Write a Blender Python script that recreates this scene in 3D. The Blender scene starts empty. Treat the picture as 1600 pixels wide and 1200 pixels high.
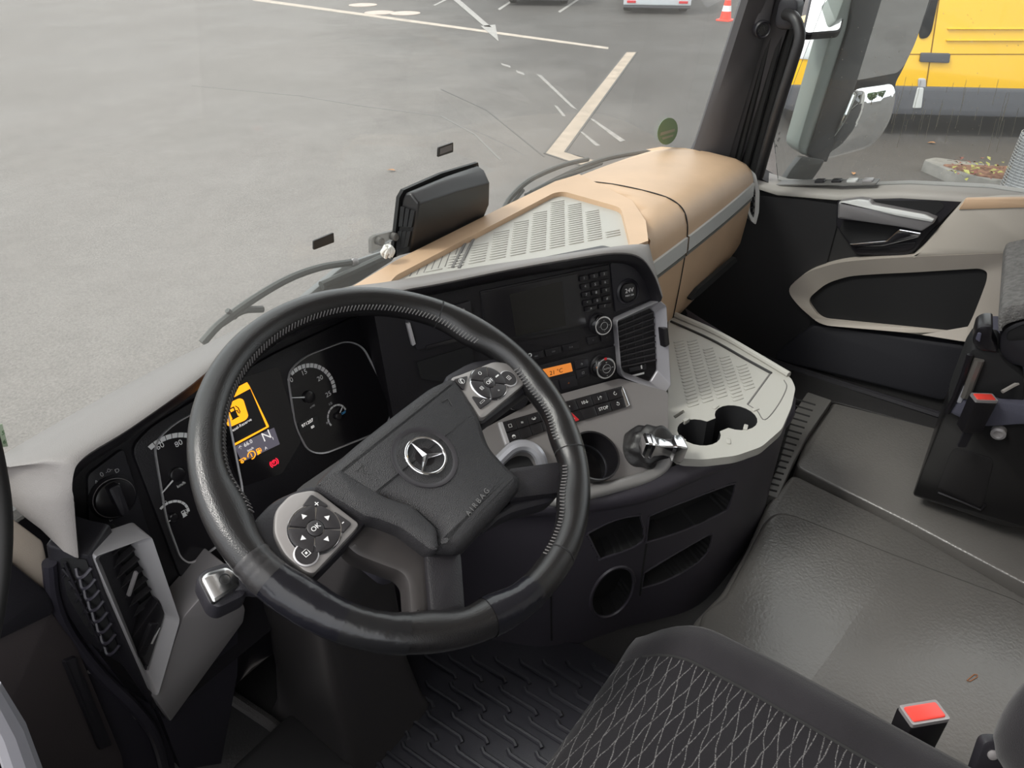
import bpy, bmesh, math, random
from mathutils import Vector, Matrix
from mathutils.geometry import tessellate_polygon
random.seed(4)
sc = bpy.context.scene
COL = sc.collection
PI = math.pi

# ------------------------------------------------------------------ camera
YAW, PITCH, FPX = math.radians(52.9), math.radians(34.5), 1110.0
CAM = Vector((0, 0, 1.27))                       # metres above the cab floor
CF = Vector((math.sin(YAW)*math.cos(PITCH), math.cos(YAW)*math.cos(PITCH), -math.sin(PITCH)))
CR = Vector((math.cos(YAW), -math.sin(YAW), 0))
CU = CR.cross(CF)
cd = bpy.data.cameras.new('camera'); co = bpy.data.objects.new('camera', cd); COL.objects.link(co)
cd.sensor_width = 36; cd.lens = 36*FPX/1600; cd.clip_start = .02; cd.clip_end = 400
co.matrix_world = Matrix(((CR.x, CU.x, -CF.x, CAM.x), (CR.y, CU.y, -CF.y, CAM.y), (CR.z, CU.z, -CF.z, CAM.z), (0, 0, 0, 1)))
sc.camera = co

# ------------------------------------------------------------------ light: an overcast sky, a veiled sun high on the left
w = bpy.data.worlds.new('overcast_sky'); sc.world = w; w.use_nodes = True
nt = w.node_tree; nt.nodes.clear()
out = nt.nodes.new('ShaderNodeOutputWorld'); bg = nt.nodes.new('ShaderNodeBackground')
tc = nt.nodes.new('ShaderNodeTexCoord'); sep = nt.nodes.new('ShaderNodeSeparateXYZ'); ramp = nt.nodes.new('ShaderNodeValToRGB')
nz = nt.nodes.new('ShaderNodeTexNoise'); nz.inputs['Scale'].default_value = 3.0; nz.inputs['Detail'].default_value = 4
mx = nt.nodes.new('ShaderNodeMath'); mx.operation = 'MULTIPLY_ADD'; mx.inputs[1].default_value = .25
nt.links.new(tc.outputs['Generated'], sep.inputs[0]); nt.links.new(tc.outputs['Generated'], nz.inputs['Vector'])
nt.links.new(nz.outputs['Fac'], mx.inputs[0]); nt.links.new(sep.outputs['Z'], mx.inputs[2]); nt.links.new(mx.outputs[0], ramp.inputs[0])
ramp.color_ramp.elements[0].position = 0; ramp.color_ramp.elements[0].color = (.80, .83, .88, 1)
ramp.color_ramp.elements[1].position = .8; ramp.color_ramp.elements[1].color = (1.0, 1.0, 1.0, 1)
nt.links.new(ramp.outputs[0], bg.inputs[0]); bg.inputs[1].default_value = 1.0
nt.links.new(bg.outputs[0], out.inputs[0])
sd = bpy.data.lights.new('veiled_sun', 'SUN'); sd.energy = 1.2; sd.angle = math.radians(14); sd.color = (1, .96, .9)
so = bpy.data.objects.new('veiled_sun', sd); COL.objects.link(so)
so.rotation_euler = Vector((.55, -.35, -.75)).to_track_quat('-Z', 'Y').to_euler()

sc.view_settings.view_transform = 'Standard'; sc.view_settings.look = 'None'
sc.view_settings.gamma = 1; sc.view_settings.use_curve_mapping = False
sc.view_settings.exposure = 1.25
sc.cycles.max_bounces = 10; sc.cycles.transparent_max_bounces = 16
sc.cycles.caustics_reflective = False; sc.cycles.caustics_refractive = False
sc.cycles.sample_clamp_indirect = 6

# ------------------------------------------------------------------ helpers
def V(*a): return Vector(a)
def ray(x, y): return CF + CR*((x-800)/FPX) + CU*((600-y)/FPX)
class Fr:
    """A flat working plane in the cab: origin o, axes u, v and outward normal n."""
    def __init__(s, o, u, v):
        s.o = Vector(o); s.u = Vector(u).normalized(); s.v = Vector(v)
        s.n = s.u.cross(s.v).normalized(); s.v = s.n.cross(s.u)
    def w(s, a, b, d=0): return s.o + s.u*a + s.v*b + s.n*d
    def hit(s, x, y, d=0):
        r = ray(x, y); o = s.o + s.n*d
        return CAM + r*((o-CAM).dot(s.n)/r.dot(s.n))
    def p(s, x, y, d=0):
        q = s.hit(x, y, d)-s.o
        return (q.dot(s.u), q.dot(s.v))
    def P(s, pts, d=0): return [s.p(x, y, d) for x, y in pts]
    def off(s, d): return Fr(s.o+s.n*d, s.u, s.v)
    def at(s, a, b, d=0, rot=0):
        c, k = math.cos(rot), math.sin(rot)
        return Fr(s.w(a, b, d), s.u*c+s.v*k, s.v*c-s.u*k)
def zp(x, y, z): r = ray(x, y); return CAM + r*((z-CAM.z)/r.z)
def yp(x, y, v): r = ray(x, y); return CAM + r*((v-CAM.y)/r.y)
def xp(x, y, v): r = ray(x, y); return CAM + r*((v-CAM.x)/r.x)

def proj(P): q = P-CAM; z = q.dot(CF); return (800+FPX*q.dot(CR)/z, 600-FPX*q.dot(CU)/z)
def rpoly(pts, r=.005, seg=4):
    """round the corners of a polygon"""
    out = []; n = len(pts)
    for i in range(n):
        a, b, c = Vector(pts[i-1]), Vector(pts[i]), Vector(pts[(i+1) % n])
        rr = r[i] if isinstance(r, (list, tuple)) else r
        d1, d2 = a-b, c-b
        k = min(rr, d1.length*.48, d2.length*.48)
        p, q = b+d1.normalized()*k, b+d2.normalized()*k
        for j in range(seg+1):
            t = j/seg
            out.append(tuple(p*(1-t)**2 + b*2*t*(1-t) + q*t*t))
    return out
def rect(w, h, cx=0, cy=0): return [(cx-w/2, cy-h/2), (cx+w/2, cy-h/2), (cx+w/2, cy+h/2), (cx-w/2, cy+h/2)]
def rrect(w, h, r, cx=0, cy=0, seg=4): return rpoly(rect(w, h, cx, cy), r, seg)
def circle(r, cx=0, cy=0, n=32, a0=0): return [(cx+r*math.cos(a0+2*PI*i/n), cy+r*math.sin(a0+2*PI*i/n)) for i in range(n)]
def area2(p): return sum(p[i-1][0]*p[i][1]-p[i][0]*p[i-1][1] for i in range(len(p)))
def ccw(p): return list(p) if area2(p) > 0 else list(p)[::-1]
def inset(p, k):
    """move every corner of a ccw outline inwards by k"""
    p = ccw(p); n = len(p); o = []
    for i in range(n):
        a, b, c = Vector(p[i-1]), Vector(p[i]), Vector(p[(i+1) % n])
        e1, e2 = (b-a), (c-b)
        if e1.length < 1e-9: e1 = e2
        if e2.length < 1e-9: e2 = e1
        n1, n2 = Vector((-e1.y, e1.x)).normalized(), Vector((-e2.y, e2.x)).normalized()
        m = n1+n2
        m = m.normalized() if m.length > 1e-6 else n1
        o.append(tuple(b+m*(k/max(.5, m.dot(n1)))))
    return o

class MB:
    def __init__(s): s.v = []; s.f = []
    def add(s, vs, fs):
        k = len(s.v); s.v += [Vector(q) for q in vs]; s.f += [[i+k for i in f] for f in fs]; return s
    def slab(s, fr, pts, d0, d1, bev=0):
        """solid with the outline pts between depths d0 < d1 (bev: chamfered rim of the outer face)"""
        p = ccw(pts); n = len(p); L = [(p, d0)]
        if bev:
            L += [(p, d1-bev), (inset(p, bev*.3), d1-bev*.3), (inset(p, bev), d1)]
        else: L += [(p, d1)]
        vs = [fr.w(a, b, d) for q, d in L for a, b in q]; fs = []
        for k in range(len(L)-1):
            for i in range(n):
                j = (i+1) % n; fs.append((k*n+i, k*n+j, (k+1)*n+j, (k+1)*n+i))
        top = (len(L)-1)*n
        t3 = tessellate_polygon([[Vector((a, b, 0)) for a, b in L[-1][0]]])
        for t in t3: fs.append(fix(t, L[-1][0], top, True))
        t3 = tessellate_polygon([[Vector((a, b, 0)) for a, b in p]])
        for t in t3: fs.append(fix(t, p, 0, False))
        return s.add(vs, fs)
    def plate(s, fr, outer, holes, d0, d1):
        loops = [ccw(outer)]+[ccw(h) for h in holes]
        flat = [q for l in loops for q in l]; n = len(flat)
        vs = [fr.w(a, b, d0) for a, b in flat]+[fr.w(a, b, d1) for a, b in flat]; fs = []
        tr = tessellate_polygon([[Vector((a, b, 0)) for a, b in l] for l in loops])
        for t in tr:
            fs.append(fix(t, flat, n, True)); fs.append(fix(t, flat, 0, False))
        k = 0
        for li, l in enumerate(loops):
            m = len(l)
            for i in range(m):
                j = (i+1) % m; q = (k+i, k+j, n+k+j, n+k+i)
                fs.append(q if li == 0 else q[::-1])
            k += m
        return s.add(vs, fs)
    def ring(s, fr, outer, inner, d0, d1, din=None):
        """a frame between two outlines that have the same number of points; din: depth of the inner lip"""
        n = len(outer); outer = list(outer); inner = list(inner)
        if area2(outer) < 0: outer = outer[::-1]; inner = inner[::-1]
        din = d1 if din is None else din
        L = [(outer, d0), (outer, d1), (inner, din), (inner, d0)]
        vs = [fr.w(a, b, d) for q, d in L for a, b in q]; fs = []
        for k in range(4):
            for i in range(n):
                j = (i+1) % n; kk = (k+1) % 4
                fs.append((k*n+i, k*n+j, kk*n+j, kk*n+i))
        return s.add(vs, fs)
    def loft(s, rows, close_u=False, close_v=False, caps=False):
        n = len(rows[0]); m = len(rows); vs = [q for r in rows for q in r]; fs = []
        for k in range(m if close_v else m-1):
            kk = (k+1) % m
            for i in range(n if close_u else n-1):
                j = (i+1) % n; fs.append((k*n+i, k*n+j, kk*n+j, kk*n+i))
        if caps: fs.append(tuple(range(n))[::-1]); fs.append(tuple((m-1)*n+i for i in range(n)))
        return s.add(vs, fs)
    def tube(s, pts, r, seg=10, closed=False, caps=True):
        pts = [Vector(p) for p in pts]; n = len(pts); rows = []
        t0 = (pts[1]-pts[0]).normalized()
        ref = V(0, 0, 1) if abs(t0.z) < .9 else V(1, 0, 0)
        a = t0.cross(ref).normalized()
        for i in range(n):
            if closed: t = pts[(i+1) % n]-pts[i-1]
            else: t = pts[min(i+1, n-1)]-pts[max(i-1, 0)]
            t = t.normalized(); a = (a-t*a.dot(t)).normalized(); b = t.cross(a)
            rr = r[i] if isinstance(r, (list, tuple)) else r
            rows.append([pts[i]+(a*math.cos(2*PI*k/seg)+b*math.sin(2*PI*k/seg))*rr for k in range(seg)])
        return s.loft(rows, True, closed, caps and not closed)
    def lathe(s, fr, prof, seg=40, a=0, b=0):
        """prof: (radius, depth along the normal)"""
        rows = [[fr.w(a+r*math.cos(2*PI*k/seg), b+r*math.sin(2*PI*k/seg), d) for k in range(seg)] for r, d in prof]
        return s.loft(rows, True, False, True)
    def box(s, fr, a0, a1, b0, b1, d0, d1, bev=0): return s.slab(fr, [(a0, b0), (a1, b0), (a1, b1), (a0, b1)], d0, d1, bev)
    def pillow(s, fr, pts, rings):
        """rings: list of (inset, depth) from the base upwards, closed with a cap"""
        p = ccw(pts); n = len(p)
        cx = sum(q[0] for q in p)/n; cy = sum(q[1] for q in p)/n
        rows = []
        for k, d in rings:
            if k <= 0 or k < .03: q = inset(p, k)
            else: q = p
            rows.append([fr.w(a, b, d) for a, b in q])
        s.loft(rows, True); base = len(s.v)-n
        t3 = tessellate_polygon([[Vector((a, b, 0)) for a, b in p]])
        for t in t3: s.f.append([base+i for i in (t if tri_area(t, p) > 0 else t[::-1])])
        return s
    def text(s, fr, a, b, txt, size, rot=0, d=.0003, thick=.0003, align='CENTER', mirror=False):
        vs, fs = text_mesh(txt, align)
        c, k = math.cos(rot), math.sin(rot)
        o = []
        for q in vs:
            x, y = q.x*size*(-1 if mirror else 1), q.y*size
            o.append(fr.w(a+x*c-y*k, b+x*k+y*c, d+(thick if q.z > 0 else 0)))
        return s.add(o, fs)
    def build(s, name, m, parent=None, smooth=35, bevel=0, loc=None, sub=0, recalc=True):
        me = bpy.data.meshes.new(name)
        base = V(0, 0, 0)
        if parent is not None:
            base = Vector(parent.get('_b', (0, 0, 0)))
        elif loc is not None: base = Vector(loc)
        me.from_pydata([q-base for q in s.v], [], s.f)
        if recalc:
            bm = bmesh.new(); bm.from_mesh(me)
            bmesh.ops.remove_doubles(bm, verts=bm.verts, dist=1e-6)
            bmesh.ops.recalc_face_normals(bm, faces=bm.faces); bm.to_mesh(me); bm.free()
        me.materials.append(m)
        if smooth:
            me.shade_smooth(); me.set_sharp_from_angle(angle=math.radians(smooth))
        o = bpy.data.objects.new(name, me); COL.objects.link(o)
        o['_b'] = tuple(base)
        if parent is not None: o.parent = parent
        else: o.location = base
        if bevel:
            b = o.modifiers.new('bevel', 'BEVEL'); b.width = bevel; b.segments = 2; b.limit_method = 'ANGLE'; b.angle_limit = math.radians(40)
            b.harden_normals = False
        if sub:
            b = o.modifiers.new('sub', 'SUBSURF'); b.levels = b.render_levels = sub
        return o
def tri_area(t, p):
    a, b, c = (p[i] for i in t)
    return (b[0]-a[0])*(c[1]-a[1])-(c[0]-a[0])*(b[1]-a[1])
def fix(t, p, base, up):
    t = t if (tri_area(t, p) > 0) == up else t[::-1]
    return [base+i for i in t]
_tx = {}
def text_mesh(txt, align):
    if (txt, align) in _tx: return _tx[txt, align]
    cu = bpy.data.curves.new('t', 'FONT'); cu.body = txt; cu.size = 1; cu.extrude = .01; cu.resolution_u = 3
    cu.align_x = align; cu.align_y = 'CENTER'
    o = bpy.data.objects.new('t', cu); COL.objects.link(o)
    dg = bpy.context.evaluated_depsgraph_get()
    me = bpy.data.meshes.new_from_object(o.evaluated_get(dg))
    r = ([q.co.copy() for q in me.vertices], [list(p.vertices) for p in me.polygons])
    bpy.data.objects.remove(o); bpy.data.meshes.remove(me); bpy.data.curves.remove(cu)
    _tx[txt, align] = r
    return r
def thing(name, label, cat, loc, group=None):
    o = bpy.data.objects.new(name, None); COL.objects.link(o); o.location = Vector(loc); o.empty_display_size = .05
    o['_b'] = tuple(loc); o['label'] = label; o['category'] = cat
    if group: o['group'] = group
    return o
def tag(o, label, cat, group=None, kind=None):
    if label: o['label'] = label
    if cat: o['category'] = cat
    if group: o['group'] = group
    if kind: o['kind'] = kind
    return o
def struct(o, label=None, cat=None):
    o['kind'] = 'structure'
    if label: o['label'] = label
    if cat: o['category'] = cat
    return o
def lab(o, l): o['label'] = l; return o
def cat_rom(pts, n=6, closed=False):
    """smooth curve through points"""
    P = [Vector(p) for p in pts]; out = []; m = len(P)
    for i in range(m if closed else m-1):
        p0 = P[i-1] if (i > 0 or closed) else P[0]*2-P[1]
        p1 = P[i]; p2 = P[(i+1) % m]
        p3 = P[(i+2) % m] if (i+2 < m or closed) else P[-1]*2-P[-2]
        for k in range(n):
            t = k/n
            out.append(.5*((2*p1)+(p2-p0)*t+(2*p0-5*p1+4*p2-p3)*t*t+(3*p1-p0-3*p2+p3)*t**3))
    if not closed: out.append(P[-1])
    return out
def resample(pts, n):
    P = [Vector(p) for p in pts]; L = [0]
    for i in range(1, len(P)): L.append(L[-1]+(P[i]-P[i-1]).length)
    out = []; j = 0
    for k in range(n):
        t = L[-1]*k/(n-1)
        while j < len(P)-2 and L[j+1] < t: j += 1
        q = (t-L[j])/max(1e-9, L[j+1]-L[j]); out.append(P[j].lerp(P[j+1], min(1, q)))
    return out

# ------------------------------------------------------------------ materials
def mat(name, col, rough=.5, metal=0, bump=0, scale=400, spec=.5, var=0, vscale=3, kind='noise', coat=0, emit=None, es=1, sheen=0):
    m = bpy.data.materials.new(name); m.use_nodes = True; t = m.node_tree; b = t.nodes['Principled BSDF']
    b.inputs['Base Color'].default_value = (*col, 1); b.inputs['Roughness'].default_value = rough; b.inputs['Metallic'].default_value = metal
    b.inputs['Specular IOR Level'].default_value = spec
    if coat: b.inputs['Coat Weight'].default_value = coat; b.inputs['Coat Roughness'].default_value = .08
    if sheen: b.inputs['Sheen Weight'].default_value = sheen
    if emit: b.inputs['Emission Color'].default_value = (*emit, 1); b.inputs['Emission Strength'].default_value = es
    g = t.nodes.new('ShaderNodeTexCoord')
    if var:
        n = t.nodes.new('ShaderNodeTexNoise'); n.inputs['Scale'].default_value = vscale; n.inputs['Detail'].default_value = 6
        t.links.new(g.outputs['Object'], n.inputs['Vector'])
        r = t.nodes.new('ShaderNodeMapRange'); r.inputs[1].default_value = .3; r.inputs[2].default_value = .7; r.inputs[3].default_value = 1-var; r.inputs[4].default_value = 1+var
        t.links.new(n.outputs['Fac'], r.inputs[0])
        x = t.nodes.new('ShaderNodeVectorMath'); x.operation = 'SCALE'; x.inputs[0].default_value = col
        t.links.new(r.outputs[0], x.inputs['Scale']); t.links.new(x.outputs[0], b.inputs['Base Color'])
    if bump:
        if kind == 'voronoi':
            n = t.nodes.new('ShaderNodeTexVoronoi'); n.inputs['Scale'].default_value = scale; o = n.outputs['Distance']
        else:
            n = t.nodes.new('ShaderNodeTexNoise'); n.inputs['Scale'].default_value = scale; n.inputs['Detail'].default_value = 2; o = n.outputs['Fac']
        t.links.new(g.outputs['Object'], n.inputs['Vector'])
        bp = t.nodes.new('ShaderNodeBump'); bp.inputs['Strength'].default_value = bump; bp.inputs['Distance'].default_value = .002
        t.links.new(o, bp.inputs['Height']); t.links.new(bp.outputs[0], b.inputs['Normal'])
    return m
def glass_mat(name, tint, dust=.0, rough=0):
    """clear pane: what is behind shows through, a Fresnel mirror on top, a thin film of dust"""
    m = bpy.data.materials.new(name); m.use_nodes = True; t = m.node_tree; t.nodes.clear()
    o = t.nodes.new('ShaderNodeOutputMaterial'); tr = t.nodes.new('ShaderNodeBsdfTransparent'); tr.inputs[0].default_value = (*tint, 1)
    gl = t.nodes.new('ShaderNodeBsdfGlossy'); gl.inputs['Roughness'].default_value = rough
    fr = t.nodes.new('ShaderNodeFresnel'); fr.inputs[0].default_value = 1.3
    m1 = t.nodes.new('ShaderNodeMixShader'); t.links.new(fr.outputs[0], m1.inputs[0]); t.links.new(tr.outputs[0], m1.inputs[1]); t.links.new(gl.outputs[0], m1.inputs[2])
    if dust:
        df = t.nodes.new('ShaderNodeBsdfDiffuse'); df.inputs[0].default_value = (.75, .72, .68, 1)
        tl = t.nodes.new('ShaderNodeBsdfTranslucent'); tl.inputs[0].default_value = (.75, .72, .68, 1)
        m0 = t.nodes.new('ShaderNodeMixShader'); t.links.new(df.outputs[0], m0.inputs[1]); t.links.new(tl.outputs[0], m0.inputs[2])
        n = t.nodes.new('ShaderNodeTexNoise'); n.inputs['Scale'].default_value = 1.6; n.inputs['Detail'].default_value = 5
        g = t.nodes.new('ShaderNodeTexCoord'); t.links.new(g.outputs['Object'], n.inputs['Vector'])
        r = t.nodes.new('ShaderNodeMapRange'); r.inputs[1].default_value = .3; r.inputs[2].default_value = .7; r.inputs[3].default_value = dust*.6; r.inputs[4].default_value = dust*1.4
        t.links.new(n.outputs['Fac'], r.inputs[0])
        m2 = t.nodes.new('ShaderNodeMixShader'); t.links.new(r.outputs[0], m2.inputs[0]); t.links.new(m1.outputs[0], m2.inputs[1]); t.links.new(m0.outputs[0], m2.inputs[2])
        t.links.new(m2.outputs[0], o.inputs[0])
    else: t.links.new(m1.outputs[0], o.inputs[0])
    return m

GREYCAP = mat('grey soft dash plastic', (.195, .182, .176), .5, bump=.25, scale=900)
DARK = mat('black grained plastic', (.012, .011, .0135), .45, bump=.25, scale=700, spec=.4)
DARK2 = mat('charcoal plastic', (.018, .017, .021), .42, bump=.15, scale=700, spec=.4)
BLUEDARK = mat('blue-black plastic', (.028, .026, .035), .42, bump=.15, scale=700, spec=.45)
PIANO = mat('smooth black plastic', (.012, .011, .013), .28)
VOID = mat('black recess', (.006, .006, .007), .8)
BEIGE = mat('beige dash skin', (.56, .385, .25), .5, bump=.12, scale=500, var=.06, vscale=9)
BEIGE2 = mat('pale beige plastic', (.50, .43, .36), .55, bump=.12, scale=700)
DOORGREY = mat('warm grey door plastic', (.40, .36, .32), .6, bump=.12, scale=700)
TRAY = mat('pale grey tray rubber', (.43, .42, .39), .6, bump=.15, scale=900)
TRAYGAP = mat('tray groove', (.16, .155, .15), .8)
SILVER = mat('satin silver trim', (.52, .51, .525), .34, metal=.35)
SILVERD = mat('satin grey trim', (.32, .305, .31), .38, metal=.35)
SILVERL = mat('light aluminium trim', (.62, .63, .62), .35, metal=.15)
CHROME = mat('polished chrome', (.75, .75, .77), .12, metal=1)
LEATHER = mat('black wheel leather', (.010, .0095, .010), .25, bump=.15, scale=900, kind='voronoi', spec=.6)
TAPE = mat('shiny black tape', (.009, .009, .012), .2, bump=.3, scale=80)
AIRBAGM = mat('grained airbag plastic', (.017, .016, .018), .4, bump=.5, scale=1100, kind='voronoi', spec=.45)
CONSOLE = mat('blue-black console plastic', (.042, .038, .049), .42, bump=.15, scale=700, spec=.45)
STITCH = mat('grey thread', (.10, .095, .095), .7)
WHITE = mat('white print', (.72, .72, .72), .5)
GREYPRINT = mat('grey print', (.42, .42, .43), .5)
DIMPRINT = mat('dim print', (.16, .16, .17), .5)
REDP = mat('red print', (.62, .02, .03), .4)
SCREEN = mat('unlit screen glass', (.006, .006, .006), .18)
SCREENON = mat('lit dark screen', (.013, .012, .014), .16)
ORANGE = mat('orange backlight', (.3, .1, 0), .4, emit=(1, .33, .012), es=.75)
ORANGEDIM = mat('dim orange backlight', (.2, .08, .02), .3, emit=(.85, .26, .04), es=.32)
WHITELIT = mat('lit white print', (.7, .7, .7), .4, emit=(.9, .85, .82), es=.28)
REDLIT = mat('red warning light', (.5, 0, .02), .4, emit=(1, .02, .05), es=.7)
BLUEP = mat('blue print', (.05, .22, .40), .4, emit=(.05, .25, .5), es=.1)
RUBBER = mat('black rubber mat', (.020, .020, .026), .3, bump=.12, scale=500, spec=.9)
FLOORR = mat('grey rubber floor', (.135, .128, .122), .33, bump=.4, scale=170, var=.08, vscale=5, spec=.9)
FLOORD = mat('dark rubber floor', (.024, .023, .024), .45, bump=.3, scale=200)
STEEL = mat('brushed steel', (.35, .34, .33), .35, metal=.9)
REDBTN = mat('red buckle button', (.75, .06, .045), .35)
# ------------------------------------------------------------------ yard outside
G = -1.42
GF = Fr((0, 0, G), (1, 0, 0), (0, 1, 0))
def asphalt_mat():
    m = bpy.data.materials.new('yard asphalt'); m.use_nodes = True; t = m.node_tree; b = t.nodes['Principled BSDF']
    g = t.nodes.new('ShaderNodeTexCoord')
    def noise(s, d=8, r=.6):
        n = t.nodes.new('ShaderNodeTexNoise'); n.inputs['Scale'].default_value = s; n.inputs['Detail'].default_value = d; n.inputs['Roughness'].default_value = r
        t.links.new(g.outputs['Object'], n.inputs['Vector']); return n.outputs['Fac']
    def rng(o, a, bb, c, d):
        r = t.nodes.new('ShaderNodeMapRange'); r.inputs[1].default_value = a; r.inputs[2].default_value = bb; r.inputs[3].default_value = c; r.inputs[4].default_value = d
        t.links.new(o, r.inputs[0]); return r.outputs[0]
    def mul(a, c):
        x = t.nodes.new('ShaderNodeMath'); x.operation = 'MULTIPLY'; t.links.new(a, x.inputs[0]); t.links.new(c, x.inputs[1]); return x.outputs[0]
    big = rng(noise(.35), .3, .7, .93, 1.06); mid = rng(noise(3.5), .3, .7, .93, 1.07); fine = rng(noise(60, 3, .7), .3, .7, .72, 1.3)
    k = mul(mul(big, mid), fine)
    s = t.nodes.new('ShaderNodeVectorMath'); s.operation = 'SCALE'; s.inputs[0].default_value = (.150, .138, .131)
    # right of the cab: damp and the van's shade, both painted as darker asphalt
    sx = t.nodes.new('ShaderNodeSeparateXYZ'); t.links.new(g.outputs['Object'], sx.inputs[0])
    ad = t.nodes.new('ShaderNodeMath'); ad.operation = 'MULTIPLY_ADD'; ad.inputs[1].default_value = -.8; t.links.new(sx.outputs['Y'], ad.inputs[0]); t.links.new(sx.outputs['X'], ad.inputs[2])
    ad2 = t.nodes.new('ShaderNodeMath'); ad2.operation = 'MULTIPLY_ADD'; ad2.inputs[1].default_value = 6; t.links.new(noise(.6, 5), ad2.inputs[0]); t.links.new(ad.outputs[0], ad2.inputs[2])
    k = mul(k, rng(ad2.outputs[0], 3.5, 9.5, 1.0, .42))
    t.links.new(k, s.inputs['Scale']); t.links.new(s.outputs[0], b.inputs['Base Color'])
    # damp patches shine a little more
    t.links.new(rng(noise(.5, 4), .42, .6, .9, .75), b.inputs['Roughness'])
    b.inputs['Specular IOR Level'].default_value = .3
    bp = t.nodes.new('ShaderNodeBump'); bp.inputs['Strength'].default_value = .4; bp.inputs['Distance'].default_value = .01
    t.links.new(noise(90, 2), bp.inputs['Height']); t.links.new(bp.outputs[0], b.inputs['Normal'])
    return m
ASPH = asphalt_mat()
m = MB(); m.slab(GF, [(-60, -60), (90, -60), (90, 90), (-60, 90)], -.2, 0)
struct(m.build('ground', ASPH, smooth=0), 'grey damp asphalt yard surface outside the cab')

PAINT = mat('worn white paint', (.26, .248, .235), .7, var=.3, vscale=14)
FADED = mat('faded white paint', (.215, .203, .192), .75, var=.35, vscale=18)
PAINTY = mat('worn yellowish paint', (.36, .31, .26), .7, var=.2, vscale=6)
PATCH = mat('pale concrete channel', (.32, .26, .205), .8, var=.18, vscale=4)
SEAL = mat('dark joint sealant', (.05, .048, .046), .7)
IRON = mat('pale manhole lid', (.40, .33, .285), .6, var=.12, vscale=5)
def ground_poly(name, px, m, h=.004, parent=None, z0=0):
    b = MB(); b.slab(GF, GF.P(px), z0, z0+h); return b.build(name, m, parent, smooth=0)
tag(ground_poly('painted_line', [(395, -3), (395, 1), (950, 77), (951, 74)], PAINTY), 'long thin yellowish line crossing the yard', 'road marking')
ar = thing('painted_arrow', 'white painted arrow on the asphalt beyond the long line', 'road marking', GF.hit(760, 50))
ground_poly('arrow_shaft', [(706, -2), (716, -2), (768, 43), (757, 42)], PAINT, parent=ar, z0=.005)
ground_poly('arrow_head', [(751, 41), (774, 39), (779, 65)], PAINT, parent=ar, z0=.005)
for i, q in enumerate([[(677, 8), (680, 9), (700, -1), (697, -2)], [(778, 14), (781, 16), (800, 3), (797, 2)], [(872, 18), (875, 20), (906, -1), (903, -2)]]):
    tag(ground_poly('bay_line', q, PAINT), ['short white bay line left of the painted arrow', 'short white bay line between arrow and dark parked car', 'faint white bay line right of the dark parked car'][i], 'road marking')
ch = thing('concrete_channel', 'pale concrete channel strip with dark edges set in the asphalt', 'channel', GF.hit(920, 165))
ground_poly('channel_strip', [(978, 82), (995, 82), (883, 238), (905, 246), (935, 252), (905, 258), (851, 240)], PATCH, .006, ch)
def joint(px, wd=.03, parent=None, name='sealant_joint', mm=None, h=.007):
    b = MB(); P = [GF.hit(*q) for q in px]
    for p, q in zip(P, P[1:]):
        d = (q-p).normalized(); s = V(-d.y, d.x, 0)*wd/2
        f = Fr(p, d, V(-d.y, d.x, 0)); b.box(f, -wd*.2, (q-p).length+wd*.2, -wd/2, wd/2, 0, h)
    return b.build(name, mm or SEAL, parent, smooth=0)
joint([(978, 82), (851, 240), (905, 258)], .03, ch); joint([(995, 82), (883, 238)], .03, ch); joint([(883, 238), (935, 252)], .03, ch)
fl = thing('worn_dashes', 'row of worn white paint dashes beside the concrete channel', 'road marking', GF.hit(860, 150))
for q in [[(783, 99), (797, 103), (798, 106), (784, 102)], [(806, 110), (818, 114), (820, 118), (808, 114)], [(838, 116), (846, 118), (902, 172), (893, 168)], [(921, 185), (928, 187), (977, 220), (969, 222)], [(866, 165), (871, 166), (884, 182), (879, 182)], [(905, 205), (911, 207), (938, 228), (930, 228)]]:
    ground_poly('paint_dash', q, FADED, .005, fl)
tag(joint([(300, 134), (470, 150), (560, 165), (690, 182), (742, 210), (782, 250)], .025, name='asphalt_seam', h=.003, mm=mat('asphalt seam', (.13, .125, .12), .8)), 'thin dark seam winding over the open asphalt', 'seam')
tag(joint([(690, 140), (760, 172), (850, 245)], .02, name='asphalt_seam', h=.003, mm=SEAL), 'thin straight crack running to the foot of the concrete channel', 'seam')
for i, (x, y, r) in enumerate([(567, 8, .42), (593, 20, .42), (633, 21, .42)]):
    b = MB(); q = GF.p(x, y); b.lathe(GF, [(r, 0), (r, .01), (r*.93, .014), (r*.92, .010), (r*.3, .012), (0.01, .012)], 32, *q)
    tag(b.build('manhole_cover', IRON), ['pale round manhole lid lying beyond the long line', 'pale round manhole lid, left one of the near pair', 'pale round manhole lid, right one of the near pair'][i], 'manhole cover', 'manhole lids in the yard')
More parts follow.
